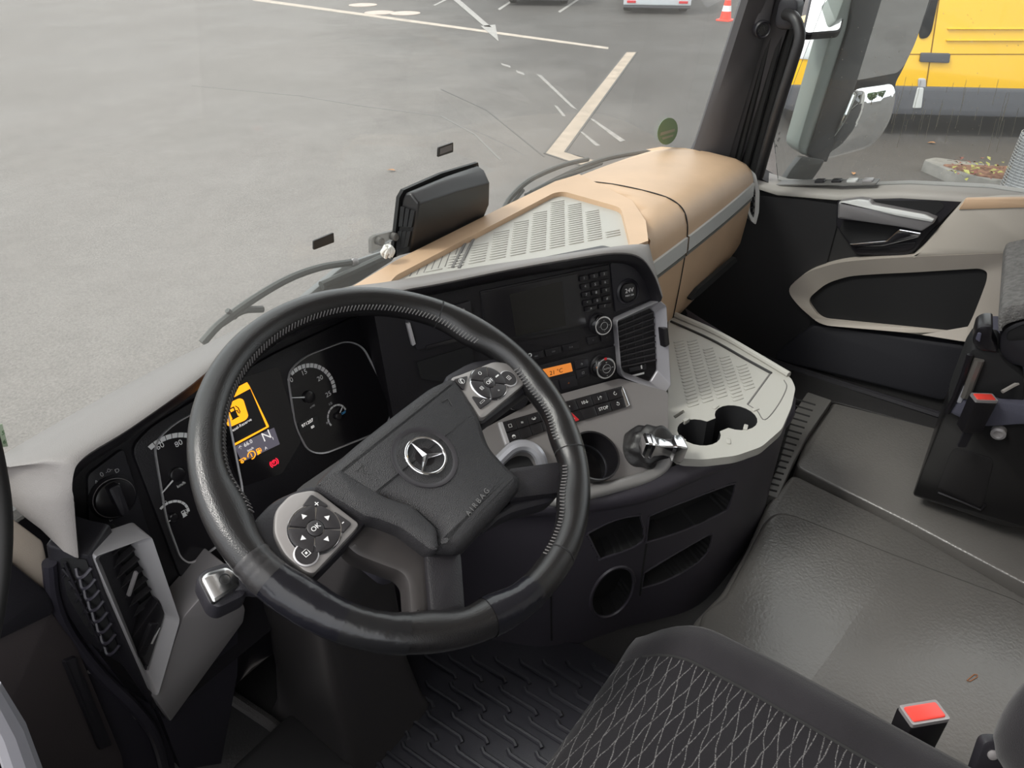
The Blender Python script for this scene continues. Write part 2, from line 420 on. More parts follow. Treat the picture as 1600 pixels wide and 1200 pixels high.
# fallen leaves
LEAF = mat('dry leaf', (.35, .17, .07), .7, var=.3, vscale=9)
for i, (x, y) in enumerate([(1475, 172), (1412, 302), (1333, 273), (1455, 225), (1240, 232), (612, 268)]):
    f = Fr(GF.hit(x, y)+V(0, 0, .012), (math.cos(i*1.7), math.sin(i*1.7), 0), (-math.sin(i*1.7), math.cos(i*1.7), 0))
    b = MB(); s = .05
    b.loft([[f.w(-s, 0, 0), f.w(-s*.3, s*.45, .012), f.w(s*.5, s*.4, .016), f.w(s, 0, .004)], [f.w(-s, 0, .003), f.w(-s*.3, 0, .002), f.w(s*.5, 0, .006), f.w(s, 0, .007)], [f.w(-s, 0, 0), f.w(-s*.3, -s*.45, .014), f.w(s*.5, -s*.4, .012), f.w(s, 0, .004)]])
    tag(b.build('fallen_leaf', LEAF, loc=f.o), ['brown leaf lying under the yellow van', 'brown leaf on the asphalt left of the kerb', 'brown leaf on the asphalt below the wide-angle mirror', 'brown leaf on wet asphalt between van and kerb', 'brown leaf seen left of the mirror housing foot', 'pale leaf on the open asphalt left of the sensor patch'][i], 'leaf')

# ---------------- yellow van
YEL = mat('yellow van paint', (.80, .46, .012), .3, coat=.4)
VGREY = mat('dark grey bumper plastic', (.085, .088, .10), .55)
TYRE = mat('tyre rubber', (.02, .02, .021), .7)
HUB = mat('steel wheel disc', (.35, .35, .36), .4, metal=.7)
VGLASS = mat('dark van glass', (.02, .022, .025), .08)
LAMPG = mat('headlight lens', (.75, .78, .78), .12)
vu = V(.515, -.857, 0)                                              # towards the van's tail
vb = zp(1430, 174, G+.32)
VF = Fr(vb, vu, (0, 0, 1))
def vpx(x, y, d=0): return VF.p(x, y, d)
u_nose = vpx(1226, 150)[0]
van = thing('van', 'yellow panel van with dark grey lower cladding parked beyond the side window', 'van', V(vb.x, vb.y, G))
L0 = u_nose
def vo(a, b): return (L0+a, b)
prof = [vo(.12, -.02), vo(0, .1), vo(.0, .48), vo(.1, .75), vo(.95, 1.02), vo(1.75, 1.85), vo(2.0, 2.0), vo(5.6, 2.05), vo(5.7, 1.9), vo(5.7, -.02)]
m = MB(); m.slab(VF, rpoly(prof, .12, 4), -1.95, 0, bev=.06); m.build('body', YEL, van)
ys = vpx(1500, 136)[1]
m = MB(); m.slab(VF, rpoly([vo(-.05, .02), vo(-.05, ys-.02), vo(.9, ys+.0), vo(5.75, ys), vo(5.75, -.04), vo(.15, -.04)], .05), -2.0, .03, bev=.02); m.build('lower_cladding', VGREY, van)
def van_slab(name, px, d0, d1, mt, r=.02, bev=.004):
    b = MB(); b.slab(VF, rpoly(VF.P(px), r), d0, d1, bev); return b.build(name, mt, van)
van_slab('side_window', [(1431, -60), (1478, -60), (1455, 50), (1449, 59), (1436, 61)], -.02, .012, VGLASS, .05)
gp = MB()
for q in ([(1469, -20), (1471, -20), (1447, 140), (1445, 140)], [(1420, 84), (1420, 85.5), (1600, 85.5), (1600, 84)]):
    gp.slab(VF, VF.P(q), -.01, .003)
gp.build('panel_gap', mat('van panel gap', (.25, .13, .005), .6), van)
rb = MB()
for q in ([(1480, 44), (1600, 44), (1600, 46), (1480, 46)], [(1478, 62), (1600, 62), (1600, 64), (1478, 64)]): rb.slab(VF, VF.P(q), -.01, .02, .006)
rb.build('body_swage', YEL, van)
van_slab('door_handle', [(1438, 82), (1484, 83), (1482, 98), (1436, 96)], -.01, .03, VGREY, .02)
van_slab('fuel_flap', [(1434, 122), (1446, 122), (1446, 138), (1434, 139)], -.01, .02, SILVER, .03)
van_slab('sill_bracket', [(1432, 136), (1442, 136), (1438, 168), (1424, 168)], -.01, .04, SILVERL, .02)
hl = MB(); hl.slab(VF, rpoly([vo(.02, .62), vo(.06, .80), vo(.52, .98), vo(.62, .86), vo(.40, .60)], .05), -.3, .012, .006); hl.build('headlight', LAMPG, van)
for a in (.95, 4.6):
    q = MB(); f2 = VF.off(-.1); q.lathe(f2, [(.2, -.2), (.33, -.2), (.35, -.17), (.35, .02), (.33, .05), (.24, .05)], 36, L0+a, -.0); wv = q.build('wheel', TYRE, van)
    q = MB(); q.lathe(f2, [(.235, .0), (.235, .045), (.2, .03), (.08, .05), (.01, .05)], 36, L0+a, -.0); q.build('hub_disc', HUB, wv)

# ---------------- cars at the far end of the yard: only their sills and tyres come into the picture
def car(name, label, px, face, col, rear=True, wd=1.8, ln=4.3):
    """px: where the middle of the bumper stands; face: direction the visible end looks"""
    o = GF.hit(*px); f = V(*face, 0).normalized(); s = V(-f.y, f.x, 0)
    F = Fr(o, -f, V(0, 0, 1))                                      # u along the body, n sideways
    pt = mat(name+' paint', col, .3, coat=.5)
    t = thing(name, label, 'car', o)
    pr = [(0, .35), (.0, .75), (.08, .95), (.35, 1.0), (.75, 1.42), (2.3, 1.45), (3.1, 1.0), (4.1, .85), (4.3, .6), (4.3, .3), (.05, .3)]
    m = MB(); m.slab(F, rpoly(pr, .08), -wd/2, wd/2, .05); m.build('body', pt, t)
    m = MB(); m.slab(F, rpoly([(-.06, .21), (-.06, .62), (.2, .62), (.2, .20)], .04), -wd/2-.01, wd/2+.01, .03); m.build('bumper', pt, t)
    m = MB(); m.slab(F, rpoly([(-.04, .14), (-.04, .21), (.2, .21), (.2, .14)], .03), -wd/2, wd/2, .02); m.build('valance', VGREY, t)
    m = MB(); m.slab(F, rpoly([(.42, 1.03), (.78, 1.36), (2.25, 1.38), (2.95, 1.03)], .03), -wd/2-.005, wd/2+.005, 0); m.build('window_band', VGLASS, t)
    E = Fr(o, F.n, V(0, 0, 1))                                    # looks towards the camera
    for k in (-1, 1):
        m = MB(); m.slab(E, rpoly(rect(.16, .34, k*(wd/2-.14), .78), .03), -.1, .03, .01); m.build('tail_light', mat('tail light', (.45, .02, .02), .3) if rear else LAMPG, t)
        m = MB(); m.slab(E, rpoly(rect(.24, .06, k*(wd/2-.20), .30), .01), -.1, .075, .005); m.build('reflector', REDP, t)
    m = MB(); m.slab(E, rpoly(rect(.52, .11, 0, .72), .01), -.1, .015); m.build('number_plate', mat('blank plate', (.6, .6, .58), .5), t)
    for a in (.75, 3.45):
        for k in (-1, 1):
            f2 = Fr(F.w(a, .31, k*(wd/2-.12)), F.u*k, F.v)
            m = MB(); m.lathe(f2, [(.18, -.11), (.29, -.11), (.31, -.08), (.31, .08), (.29, .11), (.2, .11)], 28); q = m.build('wheel', TYRE, t)
            m = MB(); m.lathe(f2, [(.2, .06), (.2, .1), (.05, .11), (.01, .11)], 24); m.build('hub_disc', HUB, q)
car('white_car', 'white car with red rear reflectors parked left of the traffic cone', (1025, 22), (-.86, -.5), (.62, .66, .70))
car('dark_car', 'dark car with black tyres parked left of the white car', (838, 9), (-.86, -.5), (.05, .05, .055), False)

# traffic cone
o = GF.hit(1133, 32); cf = Fr(o, (1, 0, 0), (0, 1, 0))
ORC = mat('red cone plastic', (.85, .06, .03), .45); WC = mat('white cone band', (.8, .8, .8), .5)
cone = thing('traffic_cone', 'red and white traffic cone standing at the end of the yard', 'traffic cone', o)
m = MB(); m.slab(cf, rrect(.38, .38, .05), 0, .035, .01); m.build('base', ORC, cone)
def rc(z): return .15-.12*z/.75
m = MB(); m.lathe(cf, [(rc(0), .03), (rc(.75), .75), (.02, .755), (.01, .755)], 24); m.build('body', ORC, cone)
for z in (.22, .48):
    m = MB(); m.lathe(cf, [(rc(z)+.001, z), (rc(z)+.004, z), (rc(z+.13)+.004, z+.13), (rc(z+.13)+.001, z+.13)], 24); m.build('reflective_band', WC, cone)
o = GF.hit(1157, 20); pf = Fr(o, (1, 0, 0), (0, 1, 0))
m = MB(); m.lathe(pf, [(.09, 0), (.09, .9), (.07, .95), (.01, .96)], 20); tag(m.build('bollard', mat('grey bollard', (.35, .38, .42), .5), loc=o), 'grey bollard standing right behind the traffic cone', 'bollard')

# kerbed bed with leaves, wire basket
KERB = mat('kerb stone', (.16, .155, .145), .85, bump=.4, scale=60, var=.2, vscale=8)
kb = thing('kerb', 'grey kerb stones edging a planted bed outside the side window', 'kerb', GF.hit(1500, 290))
kp = [GF.p(*q) for q in [(1437, 266), (1455, 262), (1600, 283), (1640, 330), (1600, 322), (1560, 303), (1480, 285)]]
m = MB(); m.slab(GF, rpoly(kp, .05), 0, .13, .02); m.build('kerb_stone', KERB, kb)
m = MB(); m.slab(GF, rpoly([GF.p(*q, .13) for q in [(1470, 258), (1600, 262), (1640, 300), (1600, 284), (1530, 276)]], .05), 0, .15, .02); m.build('soil', mat('litter covered soil', (.14, .07, .045), .9, bump=1, scale=40, var=.5, vscale=20), kb)
lv = MB(); lg = MB()
for i in range(90):
    x, y = random.uniform(1480, 1600), random.uniform(258, 282)
    p = GF.hit(x, y, .16)+V(0, 0, random.uniform(0, .09)); a = random.uniform(0, 6.3); s = random.uniform(.02, .05)
    f = Fr(p, (math.cos(a), math.sin(a), random.uniform(-.4, .4)), (-math.sin(a), math.cos(a), random.uniform(-.3, .6)))
    (lv if i % 2 else lg).loft([[f.w(-s, 0), f.w(0, s*.5, .01), f.w(s, 0)], [f.w(-s, 0, .002), f.w(0, -s*.5, .012), f.w(s, 0, .002)]])
tag(lv.build('leaf_litter', mat('red brown litter', (.16, .055, .04), .8, var=.4, vscale=30)), 'red-brown leaf litter lying on the kerbed bed', 'leaf litter', kind='stuff')
tag(lg.build('ground_cover', mat('yellow green leaves', (.24, .24, .06), .6, var=.3, vscale=30)), 'yellow-green ground cover leaves in the kerbed bed', 'plants', kind='stuff')
o = GF.hit(1602, 312); bf = Fr(o, (1, 0, 0), (0, 1, 0))
wb = MB(); R0 = .27
for k in range(26):
    a = 2*PI*k/26; wb.tube([bf.w(R0*math.cos(a), R0*math.sin(a), z) for z in (0, .34, .68)], .004, 4)
for k in range(24): wb.tube([bf.w(R0*math.cos(2*PI*j/28), R0*math.sin(2*PI*j/28), .01+k*.029) for j in range(28)], .004, 4, True)
bs = thing('wire_basket', 'grey wire mesh basket standing at the end of the kerb', 'wire basket', o)
wb.build('mesh', mat('galvanised wire', (.30, .31, .32), .5, metal=.5), bs)
m = MB(); m.lathe(bf, [(.24, .0), (.245, .62), (.2, .66), (.01, .66)], 24); m.build('liner', mat('grey liner sack', (.23, .24, .25), .8), bs)
m = MB(); m.lathe(bf, [(.20, .0), (.34, .0), (.35, .04), (.30, .08), (.20, .09)], 24); m.build('gravel_base', mat('white gravel', (.6, .6, .62), .9, bump=1, scale=30, var=.3, vscale=40), bs)

# ---------------- things that only the mirrors show: trees and parked lorries behind the cab
TRUNK = mat('bark', (.09, .065, .045), .9)
FOL = mat('green foliage', (.06, .10, .035), .8, var=.4, vscale=2)
for i, (x, y, h) in enumerate([(4.5, -34, 7), (9.5, -38, 8.5)]):
    t = thing('tree', ['green tree far behind the cab, seen only in the wide-angle mirror, left one', 'green tree far behind the cab, seen only in the wide-angle mirror, right one'][i], 'tree', (x, y, G))
    f = Fr((x, y, G), (1, 0, 0), (0, 1, 0)); m = MB(); m.lathe(f, [(.22, 0), (.15, h*.4), (.06, h*.8)], 12); m.build('trunk', TRUNK, t)
    m = MB(); r_ = random.Random(i)
    for k in range(700):
        a, b, c = r_.gauss(0, 1), r_.gauss(0, 1), r_.gauss(0, 1); p = V(a, b, c).normalized()*r_.uniform(.6, 1); p = f.w(p.x*h*.3, p.y*h*.3, h*.62+p.z*h*.36); s = .35
        d1 = V(r_.uniform(-1, 1), r_.uniform(-1, 1), r_.uniform(-1, 1)).normalized()*s; d2 = d1.cross(V(r_.uniform(-1, 1), 1, .3)).normalized()*s*.6
        m.add([p-d1, p+d2, p+d1+V(0, 0, .05), p-d2], [(0, 1, 2, 3)])
    m.build('crown', FOL, t, smooth=0, recalc=False)
# ------------------------------------------------------------------ the cab shell
XR = 2.08                                                           # inner face of the passenger door
SH = Fr((0, 0, 0), (1, 0, 0), (0, 1, 0))
DF = Fr((XR, 0, 0), (0, -1, 0), (0, 0, 1))                          # passenger door plane, looking into the cab
m = MB(); m.slab(SH, [(-.05, -.95), (2.16, -.95), (2.16, .92), (-.05, .92)], -.06, 0)
struct(m.build('floor', FLOORD, smooth=0), 'dark cab floor')
HEAD = mat('headliner fabric', (.72, .69, .65), .9)
m = MB(); m.slab(SH, [(-.08, -1.0), (2.2, -1.0), (2.2, .70), (-.08, .70)], 1.98, 2.03); struct(m.build('ceiling', HEAD, smooth=0), 'pale headliner of the cab roof')
bf = Fr((0, -1.0, 0), (-1, 0, 0), (0, 0, 1))
m = MB(); m.box(bf, -2.2, .08, 0, 2.0, -.05, 0); struct(m.build('wall_back', HEAD, smooth=0), 'pale rear wall of the cab')
# front bulkhead below the windscreen
ff = Fr((0, .955, 0), (1, 0, 0), (0, 0, 1))
m = MB(); m.box(ff, -.05, 2.16, -.05, .60, -.03, .02); struct(m.build('wall_front', DARK, smooth=0), 'dark front bulkhead under the windscreen')

# windscreen: a curved upright pane
def ws(x, z):
    c = (x-1.04)/1.12
    return V(x, .965-.11*max(0, abs(c))**2.6-(z-.66)*.10, z)
GL = glass_mat('windscreen glass', (.93, .95, .94), .07)
GLS = glass_mat('side window glass', (.93, .95, .94), .03)
xs = [-.06+2.2*i/28 for i in range(29)]
m = MB(); zs = [.60+1.36*j/10 for j in range(11)]
rows = [[ws(x, z) for x in xs] for z in zs]; rows2 = [[q+V(0, .006, 0) for q in r] for r in rows]
n1 = len(xs)
m.loft(rows); m.loft(rows2)
struct(m.build('window_1', GL, recalc=False), 'large clear windscreen pane with a light film of dust')
bf2 = Fr((-.03, 0, 0), (0, 1, 0), (0, 0, 1))
dd_ = Fr((-.045, 0, 0), (0, 1, 0), (0, 0, 1))
m = MB(); m.slab(dd_, rpoly([(-.32, 0), (.80, 0), (.80, .60), (.60, .62), (-.32, .68)], .02), -.05, 0, .006); struct(m.build('door_2', mat('dark driver door lining', (.02, .019, .021), .6)), 'dark lining of the driver door')
m = MB(); m.box(bf2, -1.0, -.32, 0, 1.98, -.05, 0); struct(m.build('wall_left', HEAD, smooth=0), 'pale left cab wall behind the driver door opening')
# right A-pillar
PIL = mat('charcoal pillar trim', (.068, .064, .068), .55, bump=.1, scale=600)
def pil_row(z):
    t = (z-.62)/(1.05-.62)
    p0 = V(1.945-.02*t, .832-.085*t, z); p1 = V(2.0-.0*t, .745-.055*t, z-.004); p2 = V(2.035, .715-.07*t, z-.01)
    return p0, p1, p2
rows = []
for z in [.60, .64, .68, .74, .82, .92, 1.05, 1.2, 1.4, 1.6, 1.8, 1.98]:
    p0, p1, p2 = pil_row(z); fl = max(0, (.70-z)/.10)
    p0 = p0+V(-.03, .012, 0)*fl*fl
    rows.append([p0+V(.07, .030, 0), p0, p0.lerp(p1, .12)+V(-.012, -.012, 0), p0.lerp(p1, .55)+V(-.012, -.016, 0), p1+V(-.006, -.006, 0), p1+V(.01, 0, 0), p2, p2+V(.06, .06, 0)])
m = MB(); m.loft(rows); pl = struct(m.build('trim_1', PIL, smooth=50), 'charcoal trim of the right windscreen pillar')
# door seal behind the pillar: two rubber lips and a dark jamb
SEALM = mat('black door seal', (.012, .012, .012), .45)
def pz(z, a, b): t = (z-.62)/.43; return V(2.045+a, .690-.034*t+b, z)
m = MB()
for a, b, r in ((-.02, .03, .010), (-.005, .008, .012), (.005, -.012, .010)):
    m.tube([pz(z, a, b) for z in (.60, .8, 1.0, 1.2, 1.5, 1.95)], r, 8)
m.loft([[pz(z, -.01, .05), pz(z, .02, .0), pz(z, .03, -.02)] for z in (.58, 1.0, 1.5, 1.95)])
struct(m.build('trim_2', SEALM), 'black rubber door seal behind the right pillar')
# tweeter on the pillar
c = pil_row(1.0)
n_ = V(-.70, -.62, .15).normalized(); tf = Fr(xp(1191, 46, 1.955), n_.cross(V(0, 0, 1)).normalized()*-1, V(0, 0, 1))
tw = thing('tweeter', 'small round black loudspeaker on the right windscreen pillar', 'loudspeaker', tf.o)
m = MB(); m.slab(tf, rpoly([(-.020, -.016), (.020, -.016), (.024, .09), (-.018, .09)], .012), -.05, -.008, .006); m.build('mount', PIL, tw)
m = MB(); m.lathe(tf, [(.021, -.04), (.021, .004), (.018, .008), (.016, .005)], 32); m.build('housing', DARK2, tw)
m = MB(); m.lathe(tf, [(.016, -.02), (.016, .004), (.01, .006), (.001, .006)], 32); m.build('grille', mat('speaker grille', (.02, .02, .02), .6, bump=1, scale=500, kind='voronoi'), tw)
# grab handle at the pillar
hp = [xp(1228, 22, 1.97), xp(1240, 27, 1.945), xp(1248, 42, 1.935), xp(1249, 62, 1.93), xp(1238, 100, 1.93), xp(1222, 150, 1.935), xp(1207, 200, 1.95), xp(1194, 245, 1.97), xp(1186, 275, 2.0)]
gh = thing('grab_handle', 'black curved grab handle along the right windscreen pillar', 'grab handle', hp[-1])
m = MB(); m.tube(cat_rom(hp, 6), .0135, 12); m.build('bar', mat('soft black grip', (.022, .021, .022), .42), gh)
m = MB(); hf = Fr(hp[0], (0, -1, 0), (0, 0, 1)); m.slab(hf, rrect(.05, .07, .02), -.045, .0, .006); m.build('upper_mount', DARK2, gh)

# ------------------------------------------------------------------ passenger door
door = MB(); dpx = lambda pts, d=0: DF.P(pts, d)
belt = [(-.66, .575), (-.50, .585), (-.30, .625), (-.12, .655), (.0, .665), (.9, .70)]
BELT = [(-y, z) for (y, z) in [(.60, .565), (.44, .585), (.28, .625), (.10, .655), (-.9, .68)]]
# u of the door frame runs backwards (-Y)
outl = [(-.72, -.02), (.9, -.02), (.9, .68)]+[(b[0], b[1]) for b in BELT[::-1][1:]]+[(-.70, .60)]
m = MB(); m.slab(DF, outl, -.08, -.005); dr = struct(m.build('door_1', mat('black door carpet', (.016, .0155, .016), .75), smooth=30), 'passenger door with black lower lining, grey armrest band and silver pull')
# beige/grey sill ledge along the window
rows = []
for y, z in [(.72, .58), (.60, .568), (.44, .588), (.28, .628), (.10, .655), (-.2, .665), (-.9, .68)]:
    k = .03
    rows.append([V(XR+.07, y, z+.012), V(XR+.005, y, z+.006), V(XR-.012, y, z-.004), V(XR-.013, y, z-.014), V(XR+.01, y, z-.025)])
m = MB(); m.loft(rows); lab(m.build('window_ledge', mat('pale grey ledge plastic', (.30, .285, .265), .55), dr, smooth=60), 'pale grey window ledge')
# window switch panel
sp = MB(); q = Fr(DF.hit(1278, 293, 0), (0, -1, .10), (-.97, 0, .25))
f = Fr(V(XR+.03, .46, .607), (0, -1, .22), (1, 0, 0.05)); f = Fr(f.o, f.u, f.v)
sp.slab(f, rpoly([(-.17, -.022), (.11, -.022), (.11, .022), (-.17, .022)], .004), 0, .004, .0015); s1 = lab(sp.build('switch_plate', mat('grey switch plate', (.14, .135, .13), .5), dr), 'grey window switch plate')
for a, mm in ((-.04, DARK), (.005, DARK), (.045, SILVERL), (.085, SILVERD)):
    b = MB(); b.slab(f, rrect(.026, .024, .004, a, 0), .003, .010, .002); b.build('window_switch', mm, s1)
# armrest band: pale grey, upper right
def dslab(name, px, d0, d1, mt, r=.012, bev=.005, parent=dr, d=0, label=None):
    b = MB(); b.slab(DF, rpoly(DF.P(px, d), r), d0, d1, bev); o = b.build(name, mt, parent)
    if label: lab(o, label)
    return o
dslab('upper_panel', [(1506, 312), (1640, 310), (1640, 398), (1600, 395), (1500, 399), (1422, 404), (1440, 388)], -.005, .030, mat('light warm grey panel', (.42, .385, .34), .6, bump=.12, scale=700), .008, .006, d=.03, label='warm grey upper door panel')
dslab('top_strip', [(1508, 311), (1640, 309), (1640, 325), (1600, 325), (1497, 328)], .02, .034, BEIGE, .004, .003, d=.034, label='beige top strip')
# grey surround of the pocket: a frame
po = [(1228, 452), (1262, 424), (1310, 410), (1360, 405), (1430, 401), (1600, 394), (1640, 400), (1600, 470), (1575, 520), (1520, 536), (1420, 520), (1282, 508), (1247, 478)]
pi = [(1259, 470), (1290, 444), (1325, 433), (1366, 430), (1430, 427), (1530, 421), (1542, 426), (1541, 440), (1532, 465), (1518, 500), (1506, 523), (1420, 514), (1281, 500)]
po_, pi_ = rpoly(DF.P(po, .03), .03, 5), rpoly(DF.P(pi, .02), .025, 5)
m = MB(); m.ring(DF, po_, pi_, -.01, .03, .012); lab(m.build('pocket_surround', DOORGREY, dr, bevel=.003), 'warm grey door pocket surround')
dslab('pocket_lining', pi, -.006, .002, VOID, .025, 0, d=.015, label='black felt pocket lining')
# pull handle: dark bezel, silver bar, recess, opener lever
dslab('handle_bezel', [(1308, 312), (1400, 308), (1506, 311), (1500, 318), (1450, 366), (1428, 394), (1410, 400), (1338, 398), (1306, 352)], -.006, .012, DARK2, .01, .004, d=.01, label='black handle bezel')
dslab('handle_recess', [(1318, 345), (1404, 352), (1400, 372), (1330, 381), (1312, 358)], .010, .014, VOID, .006, 0, d=.012)
dslab('upper_recess', [(1352, 313), (1470, 314), (1477, 322), (1460, 336), (1440, 334), (1368, 322)], .010, .014, VOID, .006, 0, d=.012)
m = MB()
pt = [(1309, 317), (1340, 313), (1356, 315), (1362, 322), (1445, 338), (1461, 345), (1458, 350), (1440, 362), (1410, 356), (1340, 346), (1308, 342)]
m.slab(DF, rpoly(DF.P(pt, .05), .004), .012, .050, .006); ph = lab(m.build('pull_handle', mat('satin pull bar', (.30, .29, .30), .35, metal=.5), dr), 'satin silver pull handle')
dslab('handle_top', [(1311, 316), (1340, 312), (1356, 314), (1362, 321), (1445, 336), (1460, 343), (1456, 347), (1400, 337)], .046, .0535, SILVERL, .003, .002, parent=ph, d=.052)
dslab('opener_lever', [(1326, 381), (1385, 376), (1398, 364), (1405, 358), (1440, 364), (1436, 371), (1400, 380), (1380, 385), (1330, 386)], .014, .030, CHROME, .004, .003, d=.03, label='chrome door opener lever')
dslab('lower_recess', [(1336, 387), (1432, 378), (1428, 388), (1412, 394), (1342, 393)], .010, .016, DARK, .006, .002, d=.016)
# lower lining, sill
dslab('lower_lining', [(1270, 508), (1300, 512), (1512, 540), (1495, 600), (1476, 628), (1300, 585), (1195, 560)], -.006, .014, mat('dark blue-black lining', (.017, .017, .022), .6), .02, .008, d=.014, label='blue-black lower lining')
m = MB(); m.tube([V(XR-.03, .62, .025), V(XR-.03, .3, .03), V(XR-.03, -.3, .04)], .012, 8); struct(m.build('baseboard_right', DARK2), 'dark sill strip at the foot of the passenger door')
# curved dark footwell wall between dash and door
m = MB(); rows = []
for z in (0, .15, .3, .45, .56):
    rows.append([V(XR-.0, .42, z), V(XR-.02, .52, z), V(XR-.06, .62, z), V(XR-.14, .72, z), V(XR-.3, .78, z)])
m.loft(rows); m.build('kick_panel', mat('black kick panel', (.015, .0145, .016), .7), dr)
# side window pane
m = MB(); gq = [(.62, .575), (.44, .592), (.28, .63), (.10, .66), (-.9, .68)]
top = 1.9
m.slab(Fr((XR+.045, 0, 0), (0, -1, 0), (0, 0, 1)), [(-y, z) for y, z in gq]+[(.9, top), (-.40, top), (-.60, 1.05), (-.66, .70)], 0, .005)
struct(m.build('window_2', GLS, smooth=0, recalc=True), 'passenger side window pane with rain streaks')
# rain streaks (dried) on the pane
ST = mat('dried rain streak', (.5, .45, .36), .8)
m = MB(); f = Fr((XR+.0445, 0, 0), (0, -1, 0), (0, 0, 1))
for k in range(34):
    x = random.uniform(1405, 1600); y0 = random.uniform(120, 190); ln = random.uniform(8, 60)
    a, b = f.p(x, y0); a2, b2 = f.p(x-ln*.25, y0+ln)
    n = 6; P = [f.w(a+(a2-a)*i/n+random.uniform(-.0006, .0006), b+(b2-b)*i/n, 0) for i in range(n+1)]
    m.tube(P, .0004, 4)
for k in range(160):
    x = random.uniform(1215, 1600); y0 = random.uniform(5, 300); a, b = f.p(x, y0); m.slab(f, circle(random.uniform(.0004, .001), a, b, 6), 0, .0004)
tag(m.build('rain_streaks', ST, smooth=0), 'dried pale rain streaks and specks on the passenger window', 'rain streaks', kind='stuff')
# black print on the pane
m = MB(); m.text(f, *f.p(1213, 228), 'A', .012, .3); m.text(f, *f.p(1217, 218), '43R', .008, 1.2); m.text(f, *f.p(1218, 208), '001', .006, 1.3)
tag(m.build('glass_stamp', VOID, smooth=0), 'tiny dark approval stamp on the passenger window beside the grab handle', 'stamp')

# ------------------------------------------------------------------ mirrors outside the passenger window
MIR = mat('mirror glass', (.86, .88, .88), .015, metal=1)
MHG = mat('grey green mirror shell', (.30, .33, .31), .5); MHD = mat('dark mirror frame', (.04, .042, .045), .5)
MF = Fr(xp(1330, 130, 2.36), V(.80, -.60, 0), V(-.05, -.05, 1))
ms = thing('side_mirror', 'tall dark exterior mirror with two panes outside the passenger window', 'mirror', MF.hit(1265, 250))
m = MB(); m.slab(MF, rpoly(MF.P([(1352, -60), (1331, 0), (1323, 44), (1262, 243), (1254, 242), (1246, 234), (1246, 225), (1296, 54), (1316, 0), (1332, -60)]), .008), -.06, .004, .008); lab(m.build('shell_edge', MHG, ms), 'grey-green shell edge')
m = MB(); m.slab(MF, rpoly(MF.P([(1352, -60), (1392, -60), (1374, 0), (1336, 126), (1310, 195), (1289, 252), (1268, 249), (1259, 240), (1323, 44), (1331, 0)]), .006), -.06, .012, .006); m.build('frame_post', MHD, ms)
m = MB(); m.slab(MF, rpoly(MF.P([(1372, -60), (1490, -60), (1462, 0), (1436, 70), (1416, 112), (1406, 130), (1402, 158), (1378, 214), (1340, 240), (1292, 252), (1286, 246), (1300, 210), (1330, 130)]), .01), -.08, -.012, .008); m.build('back_shell', MHD, ms)
def mirror_pane(name, px, yaw, pit, bulge, label):
    pts = MF.P(px, .012); cx = sum(p[0] for p in pts)/len(pts); cy = sum(p[1] for p in pts)/len(pts)
    pts = rpoly(pts, .02, 5); rows = []
    r2 = max((a-cx)**2+(b-cy)**2 for a, b in pts)
    def dd(a, b): return .0+(a-cx)*math.tan(yaw)+(b-cy)*math.tan(pit)+bulge*(r2-(a-cx)**2-(b-cy)**2)
    for k in (1, .85, .7, .5, .3, .12, .02):
        rows.append([MF.w(cx+(a-cx)*k, cy+(b-cy)*k, dd(cx+(a-cx)*k, cy+(b-cy)*k)) for a, b in pts])
    mm = MB(); mm.loft([[q-MF.n*.012 for q in rows[0]]]+rows, True, False, True); o = mm.build(name, MIR, ms, smooth=80); lab(o, label)
mirror_pane('main_pane', [(1395, -60), (1474, -60), (1456, 0), (1432, 72), (1416, 104), (1406, 115), (1342, 127), (1336, 122), (1340, 108), (1377, 0)], 0, 0, .12, 'large upper mirror pane')
mirror_pane('wide_angle_pane', [(1334, 143), (1345, 138), (1396, 131), (1399, 148), (1390, 182), (1377, 208), (1357, 229), (1296, 250), (1291, 248), (1314, 185)], 0, 0, 1.5, 'bulging wide-angle mirror pane')
m = MB(); AF = Fr(xp(1262, 262, 2.25), (.45, -.89, 0), (.2, .1, .9)); m.slab(AF, rpoly(AF.P([(1225, 281), (1237, 262), (1252, 244), (1290, 250), (1284, 262), (1266, 287), (1240, 287)]), .008), -.06, 0, .01); m.build('mirror_arm', mat('grey mirror arm', (.060, .060, .058), .6), ms)
KF = Fr(xp(1288, 24, 2.26), V(.44, -.9, 0), V(.62, .31, .55))
km = thing('kerb_mirror', 'small kerb mirror with black rim high behind the grab handle', 'mirror', KF.o)
kp_ = KF.P([(1274, -40), (1254, 51), (1262, 54), (1310, 50), (1315, 45), (1334, -40)])
m = MB(); m.slab(KF, rpoly(kp_, .01), -.02, 0, .004); m.build('rim', DARK, km)
m = MB(); m.slab(KF, rpoly(inset(kp_, .005), .008), -.001, .002); m.build('pane', MIR, km)
# ------------------------------------------------------------------ working planes of the dashboard
s15, c15 = math.sin(math.radians(15)), math.cos(math.radians(15))
HX = V(.882, -.471, 0)
CS = Fr((1.10, .44, .42), HX, V(.122, .228, .966))                  # centre stack, turned towards the driver
CL = Fr((.5, .83, .6), (1, 0, 0), (0, s15, c15))                    # instrument cluster
LP = Fr((1.014, .515, .516), HX, V(.377, .706, .6))                 # sloping lower silver panel
LV = Fr((.19, .75, .48), (1, 0, 0), (0, 0, 1))                      # left air vent
SF = Fr((0, 0, .42), (1, 0, 0), (0, 1, 0))                          # console shelf
dash = thing('dashboard', 'lorry dashboard with grey hood, beige passenger side and pale ribbed tray', 'dashboard', (1.04, .75, .40))

